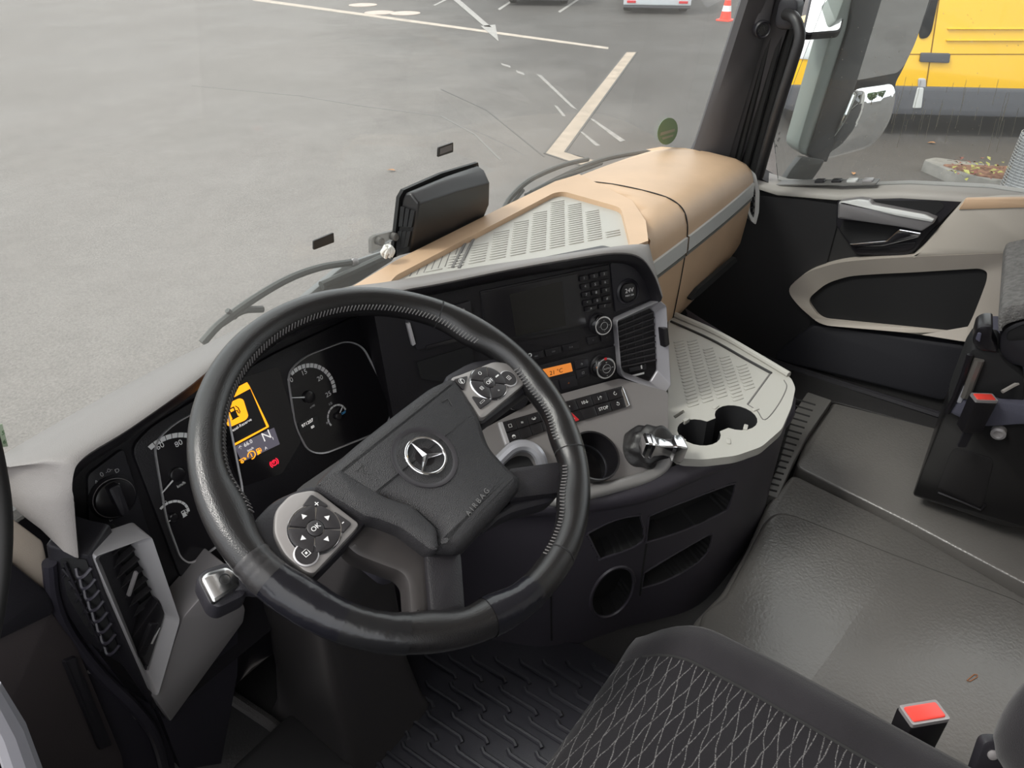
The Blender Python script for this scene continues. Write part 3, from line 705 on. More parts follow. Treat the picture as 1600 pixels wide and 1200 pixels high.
# grey hood: from the windscreen to the rolled front edge
lip = [yp(120, 872, .735), yp(114, 800, .74), yp(112, 745, .745), yp(130, 712, .75), yp(200, 668, .757), yp(287, 607, .762), V(.40, .775, .771), V(.50, .768, .775), V(.59, .752, .776), V(.68, .728, .772),
       V(.743, .701, .768), V(.851, .644, .768), V(.94, .595, .766), V(1.022, .55, .761), V(1.066, .522, .745), V(1.085, .50, .71), V(1.095, .482, .666)]
rear = [zp(74, 835, .655), zp(20, 790, .70), zp(-8, 735, .735), V(.115, .835, .742), V(.20, .852, .742), V(.30, .865, .742), V(.42, .873, .742), V(.52, .88, .738), V(.60, .885, .73), V(.69, .885, .722),
        zp(600, 441, .72), zp(720, 421, .72), zp(860, 402, .72), zp(985, 383, .718), zp(1008, 382, .715), V(1.21, .575, .70), V(1.205, .57, .66)]
lip_s = cat_rom(lip, 5); rear_s = cat_rom(rear, 5)
cols = []
for a, b in zip(lip_s, rear_s):
    d = b-a; dn = d.normalized(); dz = V(0, 0, 1)
    up = (dz-dn*dz.dot(dn)); up = up.normalized() if up.length > .05 else V(-1, 0, 0)
    if a.z < .72 and a.x < .3: up = V(-.7, -.3, .65)
    r = .008
    cols.append([a+dn*.010-up*.006, a+dn*.002-up*.005, a-dn*.0005-up*.002, a+dn*.002+up*.001, a+dn*.012+up*.0045, a.lerp(b, .3)+up*.006, a.lerp(b, .65)+up*.004, b, b+dn*.02-up*.03])
m = MB(); m.loft(list(map(list, zip(*cols)))); m.build('grey_hood', GREYCAP, dash, smooth=60)
m = MB(); rows = [[c[1] for c in cols], [c[0]+V(-.002, -.002, -.008) for c in cols], [c[0]+V(.006, .012, -.022) for c in cols], [c[0]+V(.01, .11, -.05) for c in cols]]
# the dark lining under the hood
nl = [c for c in cols]
m.loft(rows); m.build('hood_lining', DARK, dash, smooth=60)

# dark fascia behind cluster and knobs
m = MB(); m.slab(CL.off(-.012), [(-.345, -.33), (.25, -.33), (.25, .12), (-.315, .115), (-.345, .05)], -.03, 0); m.build('cluster_fascia', DARK, dash)
m = MB(); m.slab(CS.off(-.008), rpoly([(-.545, .03), (-.005, .03), (-.005, .225), (-.03, .30), (-.10, .345), (-.545, .345)], .008), -.03, 0); m.build('stack_fascia', DARK, dash)
m = MB(); m.loft([[CS.w(-.545, .35, -.01), CL.w(.19, .13, -.02)], [CS.w(-.545, .18, -.01), CL.w(.20, 0, -.02)], [CS.w(-.545, .0, -.01), CL.w(.21, -.2, -.02)]]); m.build('fascia_return', DARK, dash)

# beige surround of the tray, and the tray itself
TF = Fr((0, 0, .716), (1, 0, 0), (0, 1, 0))
tray_px = [(604, 447), (619, 430), (866, 301), (881, 299), (970, 324), (985, 382), (860, 405), (720, 425)]
tray2 = rpoly(TF.P(tray_px), [.006, .01, .02, .02, .02, .01, .01, .01], 4)
outer_px = [(548, 449), (620, 406), (790, 321), (868, 283), (905, 272), (988, 313), (1009, 345), (1013, 376), (985, 386), (860, 409), (720, 429), (604, 451)]
m = MB(); m.plate(TF, TF.P(outer_px), [tray2], -.012, 0); lab(m.build('tray_surround', BEIGE, dash), 'beige tray surround')
m = MB(); m.slab(TF, [tuple(q) for q in tray2], -.03, -.011); tray = lab(m.build('ribbed_tray', TRAY, dash), 'pale grey ribbed tray on the dash top')
T2 = TF.off(-.011)
def inside(pt, poly):
    c = False; n = len(poly); x, y = pt
    for i in range(n):
        (x1, y1), (x2, y2) = poly[i], poly[i-1]
        if (y1 > y) != (y2 > y) and x < (x2-x1)*(y-y1)/(y2-y1)+x1: c = not c
    return c
safe = inset(tray2, .012)
rib = MB(); e1 = V(*T2.p(985, 378))-V(*T2.p(720, 419)); e1 = e1.normalized(); e2 = V(-e1.y, e1.x); o2 = V(*T2.p(720, 419))
rf = Fr(T2.w(o2.x, o2.y), HX, V(.471, .882, 0)); sk = (math.sin(math.radians(28)), math.cos(math.radians(28)))
for i in range(-6, 14):
    for j in range(0, 40):
        a, b = .02+i*.0425+(j*.0118)*sk[0], .012+j*.0118*sk[1]
        ok = all(inside(((rf.w(a+da, b)-T2.o).dot(T2.u), (rf.w(a+da, b)-T2.o).dot(T2.v)), safe) for da in (0, .032))
        if ok: rib.slab(rf, rrect(.034, .0058, .0026, a+.016, b, 3), -.002, .0020, .0011)
rib.build('ribs', TRAY, tray)
m = MB(); a, b = T2.P([(712, 419), (733, 378)]); d = (V(b[0]-a[0], b[1]-a[1])).normalized(); f = Fr(T2.w(*a), T2.u*d.x+T2.v*d.y, T2.v*d.x-T2.u*d.y)
for k in (-.006, .006): m.box(f, .0, .135, k-.0025, k+.0025, -.001, .003, .001)
m.build('divider', TRAYGAP, tray)
m = MB()
for q in ([(612, 433), (706, 384)],):
    for t in range(7):
        p = T2.hit(640+t*11, 432-t*3); qq = T2.hit(652+t*11, 410-t*5); m.tube([p, qq], .0008, 5)
m.build('embossed_lines', TRAYGAP, tray)

# beige passenger pad
def sect(X):
    t = max(0, (X-1.2)/.85); k = t**2.2
    yb = 2.0
    for (xa, ya), (xb, yb_) in zip([(1.1, .56), (1.235, .582), (1.36, .715), (1.42, .93)], [(1.235, .582), (1.36, .715), (1.42, .93), (1.43, 2.0)]):
        if xa <= X <= xb: yb = ya+(yb_-ya)*(X-xa)/(xb-xa)
    P = [(.94, .69), (.885, .706), (.80, .715), (.72, .717), (.66, .714), (.628, .704), (.610, .688), (.600, .662), (.596, .63), (.595, .60), (.597, .52), (.602, .422), (.610, .395), (.632, .378), (.72, .368)]
    out = []
    for y, z in P:
        fr_ = max(0, min(1, (z-.40)/.31))
        yy = y+(.045*k)*(1 if y < .75 else (1-(y-.75)/.25)); zz = z-.055*k*(fr_ if y < .66 else 1) + (.03*k if z < .46 else 0)
        if yy > yb and z > .5: yy, zz = yb, zz-.02
        out.append(V(X, yy, zz))
    return out
xsn = [1.20+.735*i/36 for i in range(37)]
m = MB(); m.loft([sect(x) for x in xsn]); m.loft([sect(xsn[-1]), [q+V(.004, .02, -.0) for q in sect(xsn[-1])]]); pad = lab(m.build('passenger_pad', BEIGE, dash, smooth=70), 'beige passenger side pad')
def sect_out(X, i0, i1, d):
    P = sect(X); o = []
    for i in range(i0, i1+1):
        a, b = P[max(0, i-1)], P[min(len(P)-1, i+1)]; tn = (b-a).normalized(); nn = V(0, tn.z, -tn.y)
        if nn.y > 0 and i > 6: nn = -nn
        if i <= 6 and nn.z < 0: nn = -nn
        o.append(P[i]+nn*d)
    return o
m = MB(); m.tube(cat_rom(sect_out(1.452, 1, 13, .0003), 4), .0016, 6); m.build('pad_seam', VOID, dash)
# silver strip across the pad
def strip(x0, x1, z0, z1, d, mt, name, n=16, label=None):
    rows = []
    for i in range(n+1):
        X = x0+(x1-x0)*i/n; P = sect(X)
        def at(z):
            for p, q in zip(P[5:], P[6:]):
                if p.z >= z >= q.z: return p.lerp(q, (p.z-z)/max(1e-6, p.z-q.z))
            return P[9]
        t = max(0, (X-1.2)/.85); dz = -.018*t**2.2
        a, b = at(z1+dz), at(z0+dz)
        e = min(1, (i+.0)/2.5) if x0 < 1.3 else 1
        mid = (a+b)/2
        a = mid+(a-mid)*(.15+.85*e); b = mid+(b-mid)*(.15+.85*e)
        rows.append([a+V(0, .004, 0), a+V(0, -d, -.001), b+V(0, -d, .001), b+V(0, .004, 0)])
    mm = MB(); mm.loft(rows, False, False); o = mm.build(name, mt, dash, smooth=40)
    if label: lab(o, label)
strip(1.235, 1.448, .596, .634, .005, SILVERL, 'trim_strip', label='light aluminium strip left of the seam'); strip(1.456, 1.932, .596, .634, .005, SILVERL, 'trim_strip', label='light aluminium strip right of the seam')
strip(1.26, 1.448, .584, .593, .003, mat('painted strip shade left', (.20, .21, .20), .5, metal=.4), 'painted_strip_shade'); strip(1.456, 1.932, .584, .593, .003, mat('painted strip shade', (.20, .21, .20), .5, metal=.4), 'painted_strip_shade')  # shadow under the silver strip, painted as a darker band
gf = Fr((1.45, .596, .42), (1, .02, 0), (0, 0, 1))
m = MB(); m.slab(gf, rpoly(gf.P([(1080, 467), (1092, 452), (1150, 402), (1153, 408), (1094, 461), (1082, 470)], .004), .003), -.008, .003); lab(m.build('glovebox_slot', VOID, dash), 'black grip slot in the beige glovebox')
m = MB(); q = gf.p(1157, 317, .01); m.slab(Fr(xp(1157, 317, 1.875)+V(0, -.004, 0), (1, .13, 0), (0, 0, 1)), rrect(.045, .013, .004), -.004, .0012); m.build('badge_plate', SILVERD, dash)

# air vent at the right end
RV = Fr(V(1.947, .645, .59), V(.62, -.78, .0), V(.0, .28, .96))
rvt = thing('air_vent', 'curved silver-rimmed air vent at the right end of the beige dash', 'air vent', RV.o)
vo_ = rpoly(RV.P([(1137, 253), (1162, 256), (1180, 272), (1186, 300), (1185, 330), (1180, 351), (1172, 344), (1167, 330), (1169, 300), (1160, 275), (1142, 266)]), .006, 3)
vi_ = rpoly(RV.P([(1143, 257), (1160, 260), (1175, 276), (1180, 300), (1179, 328), (1177, 341), (1174, 336), (1171, 328), (1173, 300), (1164, 272), (1146, 263)]), .006, 3)
m = MB(); m.ring(RV, vo_, vi_, -.03, .006, .004); m.build('rim', SILVERL, rvt, bevel=.002)
m = MB(); m.slab(RV, [tuple(q) for q in vi_], -.03, -.012); m.build('duct', VOID, rvt)
m = MB()
for k in range(12):
    t = k/11; x, y = [(1148, 260), (1155, 262), (1160, 266), (1166, 270), (1170, 276), (1173, 283), (1175, 290), (1177, 298), (1177, 306), (1177, 315), (1176, 324), (1176, 333)][k]
    a, b = RV.p(x, y); m.slab(Fr(RV.w(a, b), RV.u, RV.v), rect(.03, .004), -.012, .001)
m.build('fins', DARK2, rvt)
# side structure below the dash on the passenger side
m = MB(); m.loft([[V(1.20, .64, .41), V(1.20, .80, .41)], [V(1.2, .80, .05), V(1.2, .86, .0)]]); m.loft([[V(1.15, .70, .40), V(2.06, .72, .43)], [V(1.15, .86, .2), V(2.06, .88, .2)], [V(1.15, .9, 0), V(2.06, .93, 0)]]); m.build('lower_panel', DARK, dash)

# camera box on the windscreen
cb = thing('camera_box', 'black camera housing with side vents standing at the foot of the windscreen', 'camera housing', (.99, .93, .705))
def csec(px, X): return [xp(a, b, X) for a, b in px]
L = csec([(616, 402), (628, 312), (633, 301), (641, 301), (654, 318), (650, 350), (640, 396)], .885)
Rr = csec([(730, 352), (742, 268), (746, 257), (757, 265), (766, 285), (765, 320), (752, 352)], 1.115)
dv = .03
mid = [[a.lerp(b, t) for a, b in zip(L, Rr)] for t in (.0, .04, .5, .96, 1)]
for k, s in ((0, .94), (4, .94)):
    c = sum(mid[k], V(0, 0, 0))/7; mid[k] = [c+(q-c)*.985 for q in mid[k]]
for q in range(7): mid[2][q] = mid[2][q]+V(0, -.004, .004)
m = MB(); m.loft(mid, True, False, True); m.build('body', mat('satin black housing', (.016, .0155, .016), .36, bump=.1, scale=700), cb, smooth=50, bevel=.004)
bk = [xp(613, 404, .88), xp(624, 309, .88), xp(631, 297, .885), xp(690, 271, 1.0), xp(747, 254, 1.118), xp(749, 264, 1.12), xp(734, 352, 1.12)]
m = MB(); m.loft([bk, [q+V(0, .008, 0) for q in bk]], True, False, True); m.build('back_plate', mat('black rubber plate', (.01, .01, .01), .6), cb, smooth=20)
m = MB(); vf = Fr(L[0].lerp(L[4], .5)+V(-.002, 0, 0), (0, -1, 0), (0, 0, 1))
for r in range(2):
    for k in range(3):
        p = [xp(x, y, .8835) for x, y in [(628+k*8-r*0, 318+k*3), (634+k*8, 320+k*3), (626+k*6, 392-k*2), (620+k*6, 394-k*2)]]
        t0, t1 = (.05, .45) if r == 0 else (.55, .95)
        qd = [p[0].lerp(p[3], t0), p[1].lerp(p[2], t0), p[1].lerp(p[2], t1), p[0].lerp(p[3], t1)]
        m.loft([qd, [a+V(-.003, 0, 0) for a in qd]], True, False, True)
m.build('side_vent', VOID, cb, smooth=0)

# small clear bracket and crumpled tissue beside it
bq = yp(596, 378, .95); bfr = Fr(bq, (1, 0, 0), (0, 0, 1))
br = thing('clear_bracket', 'small clear plastic bracket stuck on the windscreen left of the camera box', 'bracket', bq)
CLR = glass_mat('clear bracket plastic', (.55, .56, .56), .25)
m = MB(); m.slab(bfr, rpoly(bfr.P([(578, 372), (586, 367), (614, 360), (616, 372), (604, 380), (598, 390), (578, 396)]), .003), -.004, .004, .001); m.build('plate', CLR, br)
for x in (588, 611):
    m = MB(); m.lathe(bfr, [(.0075, .0), (.0075, .014), (.005, .016), (.001, .016)], 16, *bfr.p(x, 368 if x > 600 else 375)); m.build('knob', CLR, br)
o = yp(607, 402, .90); m = MB()
for k in range(9):
    a = k*2.4; m.tube(cat_rom([o+V(.008*math.cos(a), .006*math.sin(a), .002), o+V(.012*math.cos(a+.6), .008*math.sin(a+.4), .012), o+V(.006*math.cos(a+1.3), .006*math.sin(a+1.5), .020), o+V(.010*math.cos(a+2), .007*math.sin(a+2.2), .010)], 4), .003, 6)
tag(m.build('tissue', mat('white tissue', (.75, .74, .70), .8), loc=o), 'crumpled white tissue tucked beside the camera box', 'tissue')

# patches on the glass
def on_ws(x, y, dy=-.008):
    P = yp(x, y, .95)
    for _ in range(8): P = yp(x, y, ws(P.x, P.z).y+dy)
    return P
STK = mat('black patch', (.012, .011, .011), .35)
def glass_patch(name, px, mt, label, cat, r=.002):
    f = Fr(on_ws(*px[0]), on_ws(*px[1])-on_ws(*px[0]), on_ws(*px[-1])-on_ws(*px[0]))
    t = thing(name, label, cat, f.o)
    b = MB(); b.slab(f, rpoly(f.P(px), r), -.001, .002); b.build('pad', mt, t); return t, f
t, f = glass_patch('sensor_patch', [(489, 390), (521, 378), (520, 363), (489, 376)], STK, 'small black patch on the windscreen above the left wiper', 'sensor patch')
t, f = glass_patch('sensor_patch', [(683, 245), (707, 237), (707, 222), (684, 230)], STK, 'small black framed patch on the windscreen above the camera box', 'sensor patch')
m = MB(); m.slab(f, f.P([(686, 241), (705, 234), (705, 225), (686, 232)]), .002, .0025); m.build('grey_face', mat('grey patch face', (.14, .13, .13), .4), t)
GRN = mat('faded green sticker', (.22, .33, .20), .6); c0 = on_ws(1043, 205)
f = Fr(c0, on_ws(1060, 198)-c0, on_ws(1043, 190)-c0)
st = thing('badge_sticker', 'round faded green sticker on the windscreen near the right pillar', 'sticker', c0)
rr = .026; P = []
for k in range(32):
    a = 2*PI*k/32; P.append(f.p(1043+15.5*math.cos(a)+3*math.sin(a), 205-21*math.sin(a)))
m = MB(); m.slab(f, P, -.0005, .0006); m.build('disc', GRN, st)
m = MB()
for q in ([(1032, 207), (1054, 201), (1054, 205), (1031, 212)], [(1034, 215), (1052, 210), (1051, 213), (1035, 218)]): m.slab(f, f.P(q), .0006, .0012)
m.build('pale_bar', mat('faded sticker print', (.38, .38, .30), .6), st)
f = Fr(on_ws(2, 680), on_ws(10, 678)-on_ws(2, 680), on_ws(2, 660)-on_ws(2, 680))
m = MB(); m.slab(f, f.P([(-6, 700), (12, 697), (3, 662), (-6, 664)]), -.0005, .0008); q = m.build('window_sticker', mat('pale green sticker', (.34, .42, .31), .6), loc=f.o); tag(q, 'pale green sticker at the left edge of the windscreen', 'sticker')
m = MB(); m.text(f, *f.p(4, 676), '5', .008, d=.001); m.text(f, *f.p(6, 690), '6', .008, d=.001); m.build('print', mat('green print', (.10, .2, .10), .6), q)

# wipers outside
WR = mat('wiper rubber', (.035, .04, .038), .5)
def wiper(label, arm, blade, extra):
    P = cat_rom([yp(*a) for a in blade], 6); t = thing('windscreen_wiper', label, 'wiper', P[0], 'windscreen wipers')
    m = MB(); m.tube(P, .007, 8); m.build('blade', WR, t)
    m = MB(); m.tube(cat_rom([yp(*a) for a in arm], 6), .0065, 8); m.build('arm', WR, t)
    for e in extra:
        m = MB(); m.tube(cat_rom([yp(*a) for a in e], 4), .005, 6); m.build('linkage', WR, t)
wiper('left windscreen wiper rising from behind the steering wheel rim', [(345, 506, 1.02), (378, 486, 1.02), (410, 483, 1.02)], [(316, 536, 1.02), (345, 505, 1.02), (395, 468, 1.02), (450, 436, 1.02), (500, 418, 1.02), (548, 410, 1.02)], [[(355, 485, 1.02), (368, 496, 1.02)]])
wiper('right windscreen wiper lying along the base of the glass', [(785, 330, 1.03), (800, 306, 1.03), (830, 280, 1.02), (880, 258, 1.01), (918, 249, 1.01)], [(822, 306, 1.02), (880, 275, 1.0), (940, 250, .99), (1000, 238, .98), (1051, 232, .97)], [[(830, 300, 1.0), (870, 281, .99), (940, 255, .985)], [(800, 318, 1.03), (818, 296, 1.02)]])
cw = thing('wiper_cowl', 'dark wiper linkage cowl outside the base of the windscreen', 'cowl', yp(560, 430, 1.04))
f = Fr(yp(580, 415, 1.03), (1, .0, 0), (0, .35, .8))
m = MB(); m.slab(f, rpoly(f.P([(470, 470), (540, 412), (610, 388), (618, 405), (560, 442), (500, 470)]), .01), -.03, 0, .004); m.build('cover', mat('grey cowl plastic', (.10, .105, .105), .45), cw)
m = MB(); m.tube([f.w(*f.p(500, 447), .005), f.w(*f.p(545, 427), .008), f.w(*f.p(604, 400), .005)], .009, 8); m.build('link_rod', WR, cw)
for x, y in ((553, 410), (517, 440)):
    m = MB(); m.lathe(f, [(.008, 0), (.008, .006), (.004, .008), (.001, .008)], 12, *f.p(x, y)); m.build('bolt', SILVERD, cw)
# ------------------------------------------------------------------ instrument cluster
ic = thing('instrument_cluster', 'black instrument cluster with two white-marked dials and an orange display', 'instrument cluster', CL.w(0, 0, 0))
C0 = CL.off(-.004)
m = MB(); m.slab(C0, rpoly(C0.P([(205, 700), (235, 668), (345, 600), (430, 552), (560, 492), (585, 510), (640, 690), (480, 760), (330, 905), (285, 910)]), .015), -.008, 0, .002); m.build('panel', DARK, ic)
podL = C0.P([(238, 692), (268, 662), (350, 618), (380, 770), (372, 806), (345, 850), (296, 882), (280, 872), (258, 812)])
podR = C0.P([(447, 582), (474, 556), (540, 531), (566, 540), (592, 590), (614, 640), (600, 672), (504, 710), (480, 706), (460, 668)])
for pp, lb in ((podL, 'left dial window'), (podR, 'right dial window')):
    q = rpoly(pp, .018, 5); m = MB(); m.ring(C0, q, inset(q, .0022) if area2(q) > 0 else inset(q, .0022)[::-1], -.002, .004, .003)
    if area2(q) < 0: m = MB(); q = q[::-1]; m.ring(C0, q, inset(q, .0022), -.002, .004, .003)
    q = ccw(q)
    o = m.build('dial_rim', SILVER, ic); m = MB(); m.slab(C0, inset(q, .002), -.001, .0012); lab(m.build('dial_face', SCREENON, ic, smooth=0), lb)
CD = C0.off(.0014)
def ang(c, x, y): a = CD.p(x, y); return math.atan2(a[1]-c[1], a[0]-c[0]), math.hypot(a[0]-c[0], a[1]-c[1])
def ticks(c, r0, r1, a0, a1, n, gap=.25, mt=WHITE, name='scale_marks'):
    m = MB(); da = (a1-a0)/n
    for k in range(n):
        s, e = a0+da*(k+gap/2), a0+da*(k+1-gap/2)
        pts = [(c[0]+r*math.cos(t), c[1]+r*math.sin(t)) for r, t in ((r0, s), (r1, s), (r1, (s+e)/2), (r1, e), (r0, e), (r0, (s+e)/2))]
        m.slab(CD, pts, 0, .0004)
    m.build(name, mt, ic, smooth=0)
def dtext(px, txt, size, mt=WHITE, rot=0, name='numeral', parent=None, d=.0002):
    m = MB(); m.text(CD, *CD.p(*px), txt, size*.92, rot, d); return m.build(name, mt, parent or ic, smooth=0)
def needle(c, px, w=.0013, hub=.010):
    a = CD.p(*px); d = V(a[0]-c[0], a[1]-c[1]); L = d.length; d.normalize(); n = V(-d.y, d.x)
    m = MB(); m.slab(CD, [(c[0]-n.x*w, c[1]-n.y*w), (c[0]+n.x*w, c[1]+n.y*w), (c[0]+d.x*L+n.x*w*.5, c[1]+d.y*L+n.y*w*.5), (c[0]+d.x*L-n.x*w*.5, c[1]+d.y*L-n.y*w*.5)], .003, .004); m.build('needle', WHITE, ic, smooth=0)
    m = MB(); m.lathe(CD, [(hub, 0), (hub, .004), (hub*.8, .005), (.0005, .005)], 24, *c); m.build('needle_hub', PIANO, ic)
tc_ = CD.p(482, 620)
a25, r25 = ang(tc_, 522, 614); a10, _ = ang(tc_, 450, 580); a20, _ = ang(tc_, 504, 584)
rt = r25*1.09
ticks(tc_, rt*.875, rt, a25, a10, 15, .2)
for px, s in (((453, 595), '10'), ((475, 582), '15'), ((500, 591), '20'), ((513, 616), '25')): dtext(px, s, .0125)
needle(tc_, (453, 621)); dtext((488, 635), 'x100', .0055, GREYPRINT)
ac = CD.p(527, 650); a0_, r_ = ang(ac, 541, 640)
ticks(ac, r_*.86, r_, a0_, a0_+3.6, 9, .15)
needle(ac, (534, 633), .001, .006); dtext((516, 631), '1/2', .0065); dtext((511, 661), '0', .0065); dtext((537, 645), 'DEF', .006, BLUEP)
m = MB()
lcd = CD.P([(465, 661), (496, 648), (499, 664), (469, 678)]); m.slab(CD, rpoly(lcd, .003), 0, .0004); m.build('odometer_window', mat('odometer glass', (.02, .02, .022), .3), ic, smooth=0)
dtext((480, 661), '971207', .0085, WHITELIT, 0, 'odometer_digits', d=.0008); dtext((488, 667), '80', .007, WHITELIT, 0, 'odometer_digits', d=.0008)
sc_ = CD.p(276, 741); as_, rs_ = ang(sc_, 262, 683)
rs_ *= 1.06
a60, _ = ang(sc_, 243, 697); a90, _ = ang(sc_, 296, 672)
ticks(sc_, rs_*.885, rs_, a90-.5, a60+.15, 10, .12)
for px, s in (((250, 697), '60'), ((279, 693), '80'), ((283, 757), 'km/h')): dtext(px, s, .0125 if s != 'km/h' else .007)
needle(sc_, (251, 770))
fc = CD.p(270, 808); af, rf_ = ang(fc, 293, 790)
ticks(fc, rf_*.86, rf_, af-.4, af+1.9, 8, .12); needle(fc, (262, 814), .001, .006); dtext((257, 786), '1/2', .0065)
def pump(fr, a, b, s, mt, parent, name='fuel_symbol'):
    m = MB(); m.plate(fr, rpoly([(a-.5*s, b-.6*s), (a+.15*s, b-.6*s), (a+.15*s, b+.55*s), (a-.5*s, b+.55*s)], .06*s), [[(a-.38*s, b+.12*s), (a+.03*s, b+.12*s), (a+.03*s, b+.42*s), (a-.38*s, b+.42*s)]], .0004, .0012)
    m.box(fr, a-.6*s, a+.25*s, b-.7*s, b-.6*s, .0004, .0012)
    P = [(a+.15*s, b), (a+.3*s, b), (a+.32*s, b-.3*s), (a+.42*s, b-.42*s), (a+.52*s, b-.3*s), (a+.5*s, b+.2*s), (a+.3*s, b+.5*s)]
    m.tube([fr.w(x, y, .001) for x, y in P], .055*s, 6)
    return m.build(name, mt, parent, smooth=0)
pump(CD, *CD.p(288, 801), .008, WHITE, ic)
# display between the dials
disp = C0.P([(340, 612), (393, 597), (440, 700), (376, 742), (352, 700)])
m = MB(); m.slab(C0, rpoly(C0.P([(330, 606), (434, 572), (470, 690), (440, 740), (378, 760), (345, 700)]), .006), -.001, .0012); m.build('display_glass', SCREENON, ic, smooth=0)
def dp(px, mt, name, d1=.0006, r=.001, d0=0):
    m = MB(); m.slab(CD, rpoly(CD.P(px), r), d0, d1); return m.build(name, mt, ic, smooth=0)
dp([(346, 618), (386, 597), (391, 607), (350, 629)], ORANGE, 'display_header')
dp([(388, 600), (391, 606), (420, 666), (417, 668)], ORANGE, 'display_frame'); dp([(364, 694), (419, 665), (420, 667), (365, 697)], ORANGE, 'display_frame')
dp([(344, 636), (374, 622), (380, 624), (388, 650), (384, 656), (360, 667), (354, 664)], ORANGE, 'fuel_warning', r=.004)
pump(CD, *CD.p(366, 643), .0145, SCREENON, ic)
m = MB(); m.text(CD, *CD.p(348, 626), 'ung', .007, .0, d=.0008); m.build('display_text', SCREENON, ic, smooth=0)
dtext((377, 664), 'iesel-Reserve', .0072, WHITELIT, 0.02, 'display_text', d=.0006)
dp([(366, 698), (428, 668), (437, 694), (378, 722)], mat('grey display bar', (.05, .05, .055), .3, emit=(.11, .10, .13), es=.35), 'status_bar')
dtext((383, 695), '\u2191 66.0', .0095, WHITELIT, 0, 'display_text', d=.0008); dtext((391, 702), 'km/h', .006, WHITELIT, 0, 'display_text', d=.0008)
dtext((416, 681), 'N', .023, WHITELIT, 0, 'gear_letter', d=.0008); dtext((426, 685), '1', .008, WHITELIT, 0, 'gear_letter', d=.0008)
dtext((415, 700), 'A', .007, WHITELIT, 0, 'display_text', d=.0008)
pump(CD, *CD.p(404, 704), .0075, ORANGE, ic, 'warning_symbol')
def wsym(px, kind, s, mt):
    a, b = CD.p(*px); m = MB()
    if kind == 'tyre':
        m.tube([CD.w(a+s*math.cos(t), b+s*math.sin(t), .001) for t in [-.9+PI/2*0+2.2*PI*k/26-1.0 for k in range(20)]], s*.13, 5); m.box(CD, a-s*.1, a+s*.1, b-s*.25, b+s*.5, 0, .001); m.box(CD, a-s*.1, a+s*.1, b-s*.55, b-s*.38, 0, .001)
    elif kind == 'brake':
        m.tube([CD.w(a+s*.62*math.cos(2*PI*k/20), b+s*.62*math.sin(2*PI*k/20), .001) for k in range(20)], s*.1, 5, True)
        for g in (-1, 1): m.tube([CD.w(a+g*s*math.cos(t), b+s*math.sin(t), .001) for t in [-.8+1.6*k/8 for k in range(9)]], s*.1, 5)
        m.text(CD, a, b, 'P', s*1.0, d=.0006)
    else:
        m.tube([CD.w(a+s*.3*math.cos(2*PI*k/14)-s*.5, b-s*.3+s*.3*math.sin(2*PI*k/14), .001) for k in range(14)], s*.12, 5, True); m.box(CD, a-s, a+s*.4, b+s*.3, b+s*.45, 0, .001); m.box(CD, a+s*.2, a+s*.7, b-s*.3, b+s*.2, 0, .001)
    m.build('warning_symbol', mt, ic, smooth=0)
wsym((392.5, 711), 'tyre', .0062, ORANGE); wsym((380, 718), 'x', .0062, ORANGE); wsym((428, 723), 'brake', .0072, REDLIT)

# headlight switch
KP = CL.off(-.006); kx = KP.p(175, 776)
hs = thing('headlight_switch', 'round black headlight rotary switch left of the dials', 'rotary switch', KP.w(*kx))
m = MB(); m.slab(KP, rpoly(KP.P([(136, 742), (192, 700), (250, 890), (140, 868)]), .008), -.006, .002, .001); m.build('panel', DARK2, hs)
m = MB(); m.lathe(KP, [(.030, 0), (.030, .004), (.027, .007), (.0255, .007)], 40, *kx); m.build('collar', DARK, hs)
m = MB(); m.lathe(KP, [(.0255, 0), (.0255, .010), (.0245, .013), (.02, .0145), (.001, .0145)], 40, *kx); k_ = m.build('dial', PIANO, hs)
f = KP.at(kx[0], kx[1], .0145, math.radians(86)); m = MB(); m.slab(f, rpoly([(-.023, -.006), (.023, -.008), (.023, .008), (-.023, .006)], .005), -.002, .013, .004); m.build('grip_bar', DARK2, k_)
f = KP.at(kx[0], kx[1], .0145, math.radians(58)); m = MB(); m.box(f, .012, .021, -.0008, .0008, -.001, .0008); m.build('pointer_mark', WHITE, k_)
m = MB(); m.tube([KP.w(kx[0]+.0262*math.cos(2*PI*k/40), kx[1]+.0262*math.sin(2*PI*k/40), .008) for k in range(40)], .0005, 5, True); m.build('ring_line', SILVERD, hs)
for px, s, z in (((150, 753), 'A', .008), ((158, 741), '0', .009), ((169, 735), '-\u00d6-', .006), ((182, 735), 'D', .008), ((194, 771), '\u263c', .010), ((162, 807), '\u00a4', .008), ((172, 812), '\u00a4', .008)):
    m = MB(); m.text(KP, *KP.p(*px), s, z, d=.0022); m.build('print', GREYPRINT, hs, smooth=0)

